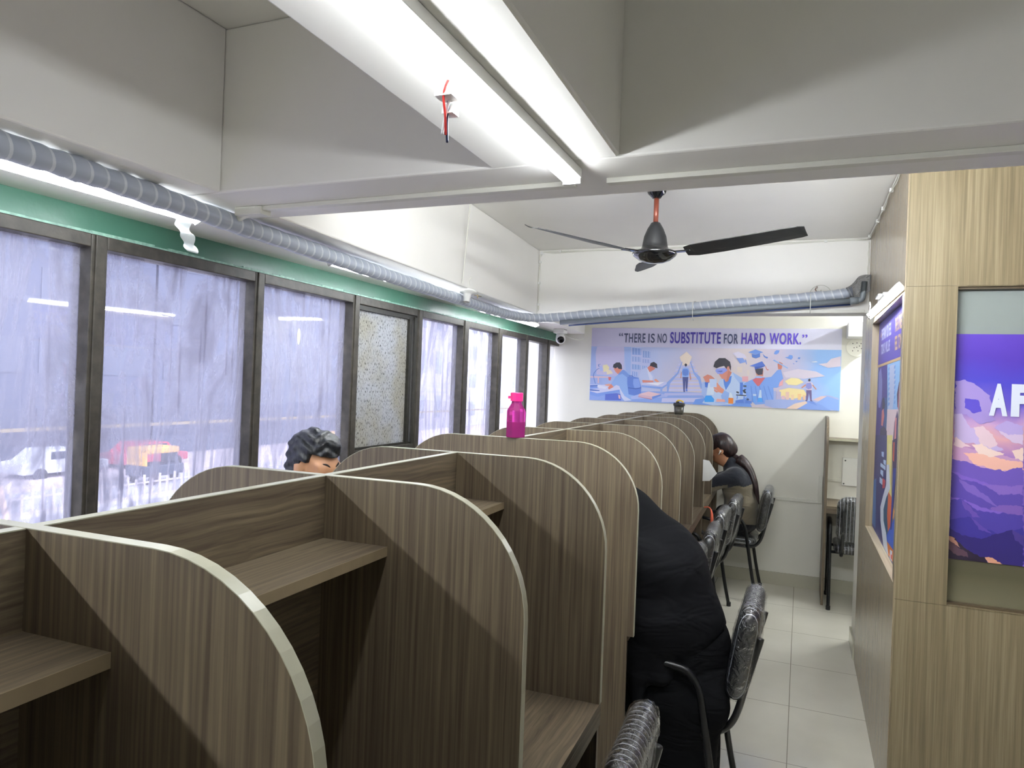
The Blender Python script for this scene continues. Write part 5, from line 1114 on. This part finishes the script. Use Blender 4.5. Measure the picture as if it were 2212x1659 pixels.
ART_FRONT = [("7d5fc0",[(0.536,1.394),(0.76,1.398),(0.772,1.014),(0.54,1.008)]),
("c99ac4",[(0.536,1.479),(0.582,1.443),(0.659,1.435),(0.76,1.411),(0.762,1.36),(0.661,1.365),(0.539,1.388)]),
("f0b8a8",[(0.572,1.426),(0.638,1.427),(0.714,1.407),(0.76,1.405),(0.761,1.373),(0.694,1.367),(0.606,1.386)]),
("a48fd2",[(0.538,1.695),(0.568,1.702),(0.597,1.687),(0.625,1.665),(0.647,1.647),(0.659,1.609),(0.649,1.583),(0.672,1.552),(0.623,1.536),(0.572,1.572),(0.54,1.571)]),
("c4b0dc",[(0.539,1.571),(0.561,1.572),(0.591,1.521),(0.624,1.523),(0.657,1.499),(0.675,1.462),(0.702,1.445),(0.659,1.435),(0.604,1.464),(0.57,1.462),(0.539,1.479)]),
("e3c6d2",[(0.602,1.522),(0.629,1.53),(0.663,1.5),(0.68,1.462),(0.659,1.448),(0.626,1.465)]),
("d6c0de",[(0.678,1.539),(0.721,1.522),(0.757,1.512),(0.758,1.468),(0.728,1.472),(0.69,1.501)]),
("f0d4cc",[(0.598,1.457),(0.626,1.465),(0.664,1.442),(0.702,1.432),(0.66,1.416),(0.616,1.432)]),
("b8a4dc",[(0.662,1.525),(0.709,1.554),(0.756,1.537),(0.757,1.506),(0.711,1.503)]),
("e8ccd4",[(0.547,1.486),(0.57,1.462),(0.593,1.45),(0.56,1.445),(0.538,1.453)]),
("efd2c8",[(0.724,1.443),(0.759,1.455),(0.76,1.411),(0.735,1.415)]),
("5a4cc0",[(0.571,1.631),(0.615,1.626),(0.627,1.588),(0.6,1.574),(0.572,1.598)]),
("6d56b4",[(0.535,1.4),(0.584,1.391),(0.634,1.375),(0.699,1.368),(0.761,1.386),(0.763,1.31),(0.663,1.314),(0.58,1.339),(0.535,1.354)]),
("5a48a6",[(0.534,1.354),(0.569,1.325),(0.619,1.316),(0.68,1.296),(0.763,1.322),(0.766,1.215),(0.666,1.218),(0.583,1.248),(0.536,1.256)]),
("8466bc",[(0.636,1.314),(0.717,1.312),(0.763,1.322),(0.764,1.288),(0.691,1.278)]),
("7a60b8",[(0.558,1.324),(0.603,1.308),(0.654,1.268),(0.687,1.232),(0.632,1.259),(0.582,1.287)]),
("4c3f9e",[(0.535,1.243),(0.569,1.253),(0.623,1.213),(0.693,1.208),(0.765,1.247),(0.769,1.121),(0.642,1.112),(0.536,1.132)]),
("7c5cb0",[(0.655,1.223),(0.708,1.244),(0.765,1.24),(0.766,1.209),(0.72,1.21)]),
("6a50ac",[(0.569,1.252),(0.6,1.224),(0.634,1.188),(0.612,1.186),(0.578,1.221)]),
("3c3290",[(0.535,1.171),(0.601,1.188),(0.646,1.151),(0.69,1.13),(0.768,1.165),(0.771,1.07),(0.538,1.087)]),
("5f4aa6",[(0.601,1.188),(0.646,1.151),(0.669,1.131),(0.63,1.143)]),
("2f2470",[(0.534,1.138),(0.576,1.117),(0.637,1.108),(0.68,1.129),(0.733,1.154),(0.769,1.133),(0.772,1.014),(0.721,1.019),(0.536,1.06)]),
("4a3a88",[(0.733,1.154),(0.769,1.133),(0.77,1.095),(0.744,1.118)]),
("2c2038",[(0.534,1.109),(0.554,1.102),(0.594,1.061),(0.639,1.041),(0.655,1.043),(0.667,1.015),(0.534,1.011)]),
("b98676",[(0.535,1.109),(0.551,1.101),(0.572,1.068),(0.555,1.076),(0.535,1.093)]),
("5c4250",[(0.535,1.09),(0.572,1.065),(0.594,1.054),(0.601,1.036),(0.562,1.037),(0.535,1.06)]),
("d89c80",[(0.653,1.044),(0.683,1.039),(0.719,1.015),(0.689,1.014),(0.667,1.016)])]
ART_SIDE = [("4a3f92",[(4.357,1.788),(3.926,1.787),(3.816,1.399),(4.383,1.362)]),
("3d5f98",[(3.891,1.624),(3.816,1.399),(3.943,1.391),(3.984,1.623)]),
("8b8fd4",[(4.341,1.622),(4.323,1.76),(4.222,1.783),(4.134,1.71),(4.123,1.623),(4.188,1.569),(4.275,1.568)]),
("8fbcec",[(3.926,1.787),(3.39,1.785),(3.406,1.697),(3.426,1.575),(3.854,1.567)]),
("b9c4e6",[(3.816,1.777),(3.619,1.777),(3.581,1.7),(3.636,1.575),(3.818,1.568)]),
("e4cdd4",[(3.854,1.567),(3.426,1.575),(3.41,1.425),(3.869,1.396)]),
("6e9ce0",[(3.874,1.771),(3.81,1.768),(3.833,1.755),(3.884,1.757)]),
("6e9ce0",[(3.633,1.77),(3.59,1.771),(3.598,1.757),(3.647,1.756)]),
("6e9ce0",[(3.866,1.746),(3.802,1.744),(3.825,1.731),(3.876,1.732)]),
("6e9ce0",[(3.626,1.746),(3.583,1.748),(3.591,1.734),(3.64,1.732)]),
("6e9ce0",[(3.858,1.721),(3.794,1.72),(3.818,1.706),(3.867,1.707)]),
("6e9ce0",[(3.619,1.723),(3.576,1.725),(3.584,1.711),(3.633,1.709)]),
("6e9ce0",[(3.85,1.697),(3.787,1.696),(3.81,1.682),(3.859,1.683)]),
("6e9ce0",[(3.612,1.7),(3.569,1.703),(3.577,1.688),(3.626,1.686)]),
("6e9ce0",[(3.842,1.672),(3.779,1.672),(3.802,1.658),(3.851,1.658)]),
("6e9ce0",[(3.605,1.678),(3.562,1.68),(3.57,1.666),(3.619,1.663)]),
("6e9ce0",[(3.834,1.648),(3.771,1.648),(3.794,1.634),(3.843,1.634)]),
("6e9ce0",[(3.598,1.655),(3.556,1.658),(3.563,1.643),(3.612,1.64)]),
("6e9ce0",[(3.826,1.624),(3.763,1.624),(3.786,1.61),(3.835,1.61)]),
("6e9ce0",[(3.591,1.632),(3.549,1.635),(3.557,1.621),(3.605,1.618)]),
("6e9ce0",[(3.818,1.6),(3.756,1.6),(3.779,1.586),(3.828,1.585)]),
("6e9ce0",[(3.584,1.61),(3.542,1.613),(3.55,1.599),(3.598,1.595)]),
("2c2a48",[(4.1,1.614),(4.024,1.627),(3.954,1.59),(3.977,1.569),(4.08,1.558)]),
("d07a78",[(4.099,1.554),(4.023,1.568),(3.972,1.531),(4.032,1.478),(4.106,1.48)]),
("38305c",[(4.128,1.461),(3.974,1.481),(3.837,1.462),(3.833,1.398),(4.161,1.377)]),
("4a2a48",[(3.446,1.69),(3.417,1.697),(3.422,1.657),(3.426,1.575),(3.472,1.585),(3.503,1.64)]),
("e07c7c",[(3.435,1.654),(3.411,1.657),(3.412,1.575),(3.449,1.574)]),
("4a3468",[(3.554,1.513),(3.468,1.57),(3.398,1.526),(3.41,1.425),(3.586,1.414)]),
("d88890",[(3.531,1.536),(3.478,1.537),(3.481,1.421),(3.54,1.417)]),
("3a3a78",[(4.384,1.414),(3.784,1.445),(3.785,1.275),(3.837,0.912),(4.423,0.912)]),
("e8dc8c",[(3.821,1.443),(3.609,1.454),(3.597,1.254),(3.553,1.167),(3.681,1.187),(3.794,1.304)]),
("f0e4a8",[(3.752,1.405),(3.63,1.413),(3.652,1.317),(3.74,1.309)]),
("345a80",[(3.916,1.139),(3.699,1.184),(3.661,0.959),(3.804,0.932)]),
("d96a48",[(3.682,1.19),(3.557,1.179),(3.521,1.065),(3.642,1.012),(3.7,1.076)]),
("f0b070",[(3.552,1.163),(3.43,1.138),(3.464,1.094),(3.533,1.103)]),
("4a6ad0",[(3.688,0.987),(3.521,1.065),(3.423,1.112),(3.401,0.971),(3.657,0.948)]),
("e08040",[(3.662,0.963),(3.426,0.97),(3.427,0.92),(3.627,0.913)]),
("3c2858",[(3.602,1.431),(3.447,1.451),(3.413,1.335),(3.427,1.28),(3.514,1.043),(3.562,1.034),(3.541,1.236)]),
("e06848",[(3.56,1.425),(3.519,1.428),(3.515,1.341),(3.559,1.346)]),
("2f3f98",[(3.526,1.313),(3.433,1.322),(3.53,1.04),(3.563,1.038)]),
("d6dcee",[(3.794,1.304),(3.687,1.314),(3.618,1.211),(3.762,1.151),(3.856,1.082),(3.837,1.029),(3.709,0.992),(3.59,0.909),(3.797,0.912),(3.976,1.01),(3.999,1.074),(3.88,1.152),(3.781,1.208)]),
("b8cdf0",[(4.04,1.348),(3.929,1.354),(3.929,1.328),(4.024,1.326)]),
("b8cdf0",[(3.936,1.316),(3.827,1.321),(3.829,1.294),(3.931,1.298)]),
("b8cdf0",[(4.051,1.256),(3.926,1.261),(3.927,1.23),(4.057,1.235)]),
("b8cdf0",[(4.08,1.214),(3.944,1.217),(3.942,1.189),(4.084,1.186)]),
("b8cdf0",[(4.063,1.289),(3.829,1.292),(3.834,1.273),(4.07,1.27)]),
("c84858",[(3.946,1.224),(3.818,1.225),(3.833,1.189),(3.936,1.172)]),
("e0e4f4",[(3.545,0.95),(3.461,0.959),(3.457,0.914),(3.539,0.912)]),
("c83c48",[(3.507,0.938),(3.465,0.941),(3.465,0.92),(3.508,0.918)]),
("4f74b0",[(4.416,1.163),(4.249,1.191),(4.197,0.927),(4.401,0.926)])]
PCACHE = {}
def pmat(c, rough=.45):
    if c not in PCACHE: PCACHE[c] = simple('print_ink_' + c, c, rough)
    return PCACHE[c]
def grad_print(name, axis, lo, hi, stops, clouds=None, rough=.4):
    """picture ground or pane tone: colour bands along an axis with soft painted clouds"""
    m, N, L, P = newmat(name); tc = N.new('ShaderNodeTexCoord'); sp = N.new('ShaderNodeSeparateXYZ'); L.new(tc.outputs['Object'], sp.inputs[0])
    mr = N.new('ShaderNodeMapRange'); mr.inputs[1].default_value = lo; mr.inputs[2].default_value = hi; L.new(sp.outputs[axis], mr.inputs[0])
    src = mr.outputs[0]
    if clouds:
        t = N.new('ShaderNodeTexNoise'); t.inputs['Scale'].default_value = clouds[0]; t.inputs['Detail'].default_value = 5; L.new(tc.outputs['Object'], t.inputs['Vector'])
        mm = N.new('ShaderNodeMath'); mm.operation = 'MULTIPLY_ADD'; L.new(t.outputs['Fac'], mm.inputs[0]); mm.inputs[1].default_value = clouds[1]
        a = N.new('ShaderNodeMath'); a.operation = 'SUBTRACT'; L.new(src, a.inputs[0]); a.inputs[1].default_value = clouds[1] * .5; L.new(a.outputs[0], mm.inputs[2]); src = mm.outputs[0]
    r = N.new('ShaderNodeValToRGB'); e = r.color_ramp.elements; e[0].position = stops[0][0]; e[0].color = lin(stops[0][1]); e[1].position = stops[-1][0]; e[1].color = lin(stops[-1][1])
    for p, c in stops[1:-1]: x = e.new(p); x.color = lin(c)
    L.new(src, r.inputs['Fac']); L.new(r.outputs['Color'], P.inputs['Base Color']); P.inputs['Roughness'].default_value = rough; return m
def shapes(ART, place, name, parent, step=.00001, base=.0006, rough=.45, clip=None, jag=0):
    mats = []; mi = {}; mb = MB()
    for k, (c, pts) in enumerate(ART):
        if c not in mi: mi[c] = len(mats); mats.append(pmat(c, rough))
        if jag:                                                   # broken, cloud- and rock-like outlines
            rr = []
            for i in range(len(pts)):
                a, b = pts[i], pts[(i + 1) % len(pts)]; l = math.hypot(b[0] - a[0], b[1] - a[1]); n_ = max(1, int(l / .006))
                for j in range(n_):
                    t = j / n_; x = a[0] + (b[0] - a[0]) * t; z = a[1] + (b[1] - a[1]) * t; w = jag * min(1, l / .03)
                    v = noise.noise_vector(Vector((x * 90, z * 90, k * .37))) + .5 * noise.noise_vector(Vector((x * 220, z * 220, k)))
                    rr.append((x + v.x * w, z + v.y * w))
            pts = rr
        q = []
        for p in pts:
            if clip: p = (min(max(p[0], clip[0]), clip[1]), min(max(p[1], clip[2]), clip[3]))
            if not q or (abs(p[0] - q[-1][0]) + abs(p[1] - q[-1][1])) > 1e-5: q.append(p)
        if len(q) < 3: continue
        vs = [place(p[0], p[1], base + step * k) for p in q]; n = len(mb.v); mb.v += vs; mb.f.append(tuple(range(n, n + len(q)))); mb.m.append(mi[c])
    return mb.build(name, mats, parent)
def word(txt, box, place, off, mat, parent, name='lettering', bold=.035):
    cu = bpy.data.curves.new(name, 'FONT'); cu.body = txt; cu.offset = bold; cu.space_character = 1.12
    o = bpy.data.objects.new(name, cu); C.objects.link(o); bpy.context.view_layer.update()
    me = bpy.data.meshes.new_from_object(o.evaluated_get(bpy.context.evaluated_depsgraph_get()))
    bpy.data.objects.remove(o); xs = [v.co.x for v in me.vertices]; ys = [v.co.y for v in me.vertices]
    x0, x1, y0, y1 = min(xs), max(xs), min(ys), max(ys); off0 = parent_loc(parent)
    for v in me.vertices:
        a = box[0] + (v.co.x - x0) / (x1 - x0) * (box[1] - box[0]); b = box[2] + (v.co.y - y0) / (y1 - y0) * (box[3] - box[2])
        v.co = Vector(place(a, b, off)) - off0
    me.materials.clear(); me.materials.append(mat); r = bpy.data.objects.new(name, me); C.objects.link(r); r.parent = parent; return r
bn = thing('wall_banner', (-.78, 6.44, 1.84), 'wide wall banner with the hard work slogan over a pale blue painting of students', 'banner')
BX0, BZ0, BY = -1.85, 1.50, 6.432
def bplace(x, z, d): return (BX0 + x, BY - d, BZ0 + z)
mb = MB(); mb.box(BX0, BX0 + 2.143, BY, 6.44, BZ0 - .001, BZ0 + .506)
mb.build('picture_sheet', grad_print('banner_sky_print', 'X', -1.07, 1.07, [(0, '9fb2e4'), (.25, 'b4bfe6'), (.45, 'cdc4d6'), (.62, 'd8cccf'), (.8, 'c9bfd8'), (1, '8fb8f2')], (1.6, .5)), bn)
mb = MB(); mb.box(BX0, BX0 + 2.143, BY, 6.44, BZ0 + .506, BZ0 + .681)
mb.build('title_strip', grad_print('banner_title_print', 'X', -1.07, 1.07, [(0, 'c2bedc'), (.5, 'd0cde6'), (1, 'dedef4')], (2, .1)), bn)
shapes(ART_BANNER, bplace, 'painting', bn, clip=(0.002, 2.141, 0.001, .505))
for w, b, c in WORDS: word(w, b, bplace, .002, pmat(c), bn, bold=.012 if len(w) == 1 else (.018 if c.startswith('4') and w != 'SUBSTITUTE' else .026))

# cabin glass with the mountain poster
cg = bpy.data.objects.new('window_14', None); C.objects.link(cg); cg.location = (.53, 3.1, .855); cg['kind'] = 'structure'
def frosted(name, col, a=.5):
    m, N, L, P = newmat(name); P.inputs['Base Color'].default_value = lin(col); P.inputs['Roughness'].default_value = .22; return m
MB().box(.53, 1.749, 3.115, 3.122, .858, 2.046).build('pane', grad_print('frosted_cabin_glass', 'Z', .0, 1.19, [(0, '7c7760'), (.10, '5a5642'), (.3, '5c5848'), (.7, '8a9190'), (1, '8f9694')], None, .2), cg)  # cabin glow above and ledge reflection below are painted into the pane colour
MB().box(.53, 1.749, 3.085, 3.125, 2.040, 2.0485).box(.53, 1.749, 3.085, 3.125, .856, .862).build('window_frame', simple('shadow_gap_trim', '5c4f3c', .5), cg)
fp = thing('wall_poster', (.53, 3.112, 1.01), 'purple poster of clouds over mountain ridges with big white letters on the cabin glass', 'poster')
def fplace(x, z, d): return (x, 3.1125 - d, z)
MB().box(.531, 1.70, 3.1125, 3.1148, 1.022, 1.874).build('picture_sheet', grad_print('mountain_sky_print', 'Z', 0.012, .864, [(0, '5a3f9c'), (.45, '8d6cc8'), (.55, 'e0a8b0'), (.60, 'c9a0cc'), (.68, '6a5cc4'), (.78, '4a44bc'), (.9, '5238ac'), (1, '5c3fb4')], (7, .16)), fp)
SEG = .772 - .531                       # the ridges carry on to the right of the stretch seen in the photo
FRONT_ALL = []
for s_ in range(4, 0, -1):
    for c_, pts_ in ART_FRONT:
        FRONT_ALL.append((c_, [((.772 + SEG * (s_ - 1)) + ((.772 - min(x, .772)) if s_ % 2 else (x - .531)), z) for x, z in pts_]))
FRONT_ALL += ART_FRONT
shapes(FRONT_ALL, fplace, 'painting', fp, clip=(.5315, 1.69, 1.0225, 1.8735), rough=.4, jag=.005)
word('A', (.648, .706, 1.570, 1.690), fplace, .004, pmat('dfe4f4'), fp, bold=.06)
word('F', (.716, .775, 1.570, 1.690), fplace, .004, pmat('dfe4f4'), fp, bold=.06)
# recessed poster on the corridor side
sp_ = thing('wall_poster', (.387, 3.75, 1.5), 'tall recessed poster with purple heading and students, seen edge-on on the cabin wall', 'poster')
def splace(y, z, d): return (.387 - d, y, z)
MB().box(.387, .395, 3.10, 4.39, .907, 2.03).build('picture_sheet', grad_print('poster_dawn_print', 'Z', -.6, .53, [(0, '3a4a8c'), (.4, 'c8b48c'), (.7, 'a0b8e0'), (1, '8fb0e4')], (5, .2)), sp_)
shapes(ART_SIDE, splace, 'painting', sp_, clip=(3.101, 4.389, .9075, 1.795))
MB().box(.3862, .387, 3.101, 4.389, 1.800, 2.029).build('title_band', pmat('5a4cae'), sp_)
MB().box(.3860, .387, 3.101, 4.389, 1.788, 1.801).build('gold_rule', pmat('c8a878'), sp_)
def tplace(a, b, d): return (.3858 - d, -a, b)
for w, b, c in [('\u201c', (-4.285, -4.255, 1.945, 1.975), 'd8b888'), ('THE PAIN YOU FEEL', (-4.245, -3.80, 1.925, 1.988), 'c9cdf0'), ('TODAY, WILL BE', (-4.240, -3.84, 1.842, 1.906), 'c9cdf0'),
                ('THE STRENGTH YOU', (-3.655, -3.14, 1.923, 1.988), 'd8b898'), ('FEEL TOMORROW', (-3.640, -3.20, 1.838, 1.904), 'd8b898')]:
    word(w, b, tplace, .0006, pmat(c), sp_, bold=.03)

# ---------------------------------------------------------------- the street outside, one floor down
GZ = -3.4
M_road = simple('pale_asphalt', 'a9a9b4', .8, var=.08, vscale=.5); M_pave = simple('footpath_paving', 'c4b8bc', .8, var=.1, vscale=.8)
tag(MB().box(-140, -2.9, -40, 160, GZ - .3, GZ).build('road', M_road), kind='structure')
tag(MB().box(-34.5, -28.4, -40, 160, GZ, GZ + .15).build('footpath', M_pave), kind='structure')
tag(MB().box(-8.5, -2.9, -40, 160, GZ, GZ + .15).build('footpath_near', M_pave), kind='structure')
tag(MB().box(-2.9, -2.35, -40, 160, GZ - .3, -.05).build('facade_below', M_wall), kind='structure')
def building(x0, x1, y0, y1, h, col, label, win, floors, cols, roof=True, wcol='50566a'):
    b = thing('building', ((x0 + x1) / 2, (y0 + y1) / 2, GZ), label, 'building')
    MB().box(x0, x1, y0, y1, GZ, GZ + h).build('wall', simple('render_' + col, col, .8, var=.06, vscale=.3), b)
    mw = simple('window_glass_' + wcol, wcol, .3)
    for f in range(floors):
        z = GZ + 1.2 + f * (h / max(floors, 1))
        for c in range(cols):
            y = y0 + (y1 - y0) * (c + .5) / cols; w = (y1 - y0) / cols * win
            MB().box(x1 - .1, x1 + .04, y - w / 2, y + w / 2, z, z + h / floors * .5).build('window', mw, b)
    if roof: MB().box(x0, x1 + .4, y0 - .3, y1 + .3, GZ + h, GZ + h + .4).build('parapet', simple('parapet_' + col, 'b9b9bd', .8), b)
    return b
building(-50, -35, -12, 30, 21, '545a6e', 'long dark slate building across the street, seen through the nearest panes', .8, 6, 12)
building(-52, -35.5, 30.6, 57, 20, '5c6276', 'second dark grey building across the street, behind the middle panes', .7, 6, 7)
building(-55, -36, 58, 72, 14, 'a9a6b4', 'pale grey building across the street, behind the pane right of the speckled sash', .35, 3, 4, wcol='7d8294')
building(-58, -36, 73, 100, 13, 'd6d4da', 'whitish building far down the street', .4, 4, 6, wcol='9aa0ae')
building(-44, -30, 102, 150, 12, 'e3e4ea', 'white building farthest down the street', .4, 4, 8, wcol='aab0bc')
tag(MB().box(-34.4, -34.0, 2, 100, GZ + 1.9, GZ + 2.05).build('yellow_pipe_rail', simple('yellow_rail_paint', '8c8068', .6)), 'long yellowish rail along the front of the dark buildings', 'rail')
rl = thing('street_railing', (-23.6, 20, GZ), 'low pale spiked median railing along the road', 'railing')
M_rail = simple('pale_rail_paint', 'd9cfd0', .6)
for z_ in (.12, .62): MB().box(-23.62, -23.58, 5, 60, GZ + z_, GZ + z_ + .06).build('rail_bar', M_rail, rl)
m = MB()
for k in range(150):
    y = 6 + k * .36; m.box(-23.63, -23.57, y - .035, y + .035, GZ, GZ + (.95 if k % 2 else .8))
o = m.build('upright_bars', M_rail, rl); o['kind'] = 'stuff'
MB().box(-23.75, -23.45, 5, 60, GZ, GZ + .1).build('kerb', simple('kerb_white', 'e6e2e4', .8), rl)
def rickshaw(x, y, label, body, top):
    t = thing('auto_rickshaw', (x, y, GZ), label, 'vehicle')
    M = Matrix.Translation((x, y, GZ)); M1 = simple('rick_body_' + body, body, .4); M2 = simple('rick_hood_' + top, top, .5)
    MB().box(-.62, .62, -1.25, .35, .35, .85, M=M).box(-.45, .45, .35, 1.0, .35, .80, M=M).build('body', M1, t, bevel=.06)
    MB().box(-.62, .62, -1.2, .55, 1.35, 1.62, M=M).box(-.60, .60, -1.22, -1.12, .8, 1.4, M=M).build('hood', M2, t, bevel=.08)
    MB().box(-.50, .50, .52, .56, .85, 1.38, M=M).build('windscreen', simple('rick_glass', '6c7484', .2), t)
    for (a, b) in ((-.6, -.8), (.6, -.8), (0, .85)): MB().tube([(x + a - .06, y + b, GZ + .22), (x + a + .06, y + b, GZ + .22)], .22, 16).build('wheel', M_blackm, t)
    return t
rickshaw(-26.9, 23.6, 'yellow and dark three-wheeled rickshaw passing on the road', '3c4456', 'd9a552')
rickshaw(-27.0, 37.0, 'second yellow-topped rickshaw farther down the road', '444c5c', 'e0b060')
def car(x, y, col, label):
    t = thing('car', (x, y, GZ), label, 'vehicle'); M = Matrix.Translation((x, y, GZ))
    m = MB(); pr = [(-2.0, .35), (2.0, .35), (2.0, .75), (1.2, .85), (.7, 1.35), (-.9, 1.38), (-1.5, .9), (-2.0, .85)]
    m.add([M @ Vector((-.8, a, b)) for a, b in pr] + [M @ Vector((.8, a, b)) for a, b in pr], [tuple(range(8))[::-1], tuple(range(8, 16))] + [(i, (i + 1) % 8, 8 + (i + 1) % 8, 8 + i) for i in range(8)])
    m.build('body', simple('car_' + col, col, .3), t, bevel=.05)
    MB().box(-.81, .81, -.8, .6, .95, 1.28, M=M).build('window', simple('car_glass', '3a4150', .15), t)
    for b in (-1.25, 1.25):
        for a in (-.8, .8): MB().tube([(x + a - .05, y + b, GZ + .3), (x + a + .05, y + b, GZ + .3)], .3, 16).build('wheel', M_blackm, t)
car(-31.2, 21.8, 'd2d6de', 'pale car parked across the street'); car(-31.3, 26.6, 'b03a50', 'dark red car parked across the street'); car(-31.2, 45, '5a6a98', 'blue car parked far down the street')
lp = thing('leaning_pole', (-12, 8.5, GZ), 'pale leaning pole with a bracket outside the nearest pane', 'pole')
MB().tube([(-12.2, 8.3, GZ + .15), (-12.9, 8.0, GZ + 2.9)], .05, 10).build('pole', simple('pale_pole_paint', 'e0c2b4', .5), lp, smooth=True)
MB().tube([(-12.25, 8.4, GZ + .4), (-13.3, 8.0, GZ + 1.6)], .03, 8).build('stay', simple('pale_pole_paint2', 'dcc6bc', .5), lp, smooth=True)
# dried smear on a pane
sm = MB().lathe([(.0, .0), (.012, 0)], 14, M=Matrix.Translation((WX(2.58) + .0052, 2.58, 1.80)) @ Matrix.Rotation(PI / 2, 4, 'Y') @ Matrix.Diagonal((3.2, 1, 1, 1)))
tag(sm.build('dried_smear', simple('dried_paint_smear', 'd8d6cc', .8)), 'small dried whitish smear on the pane left of the speckled sash', 'stain')
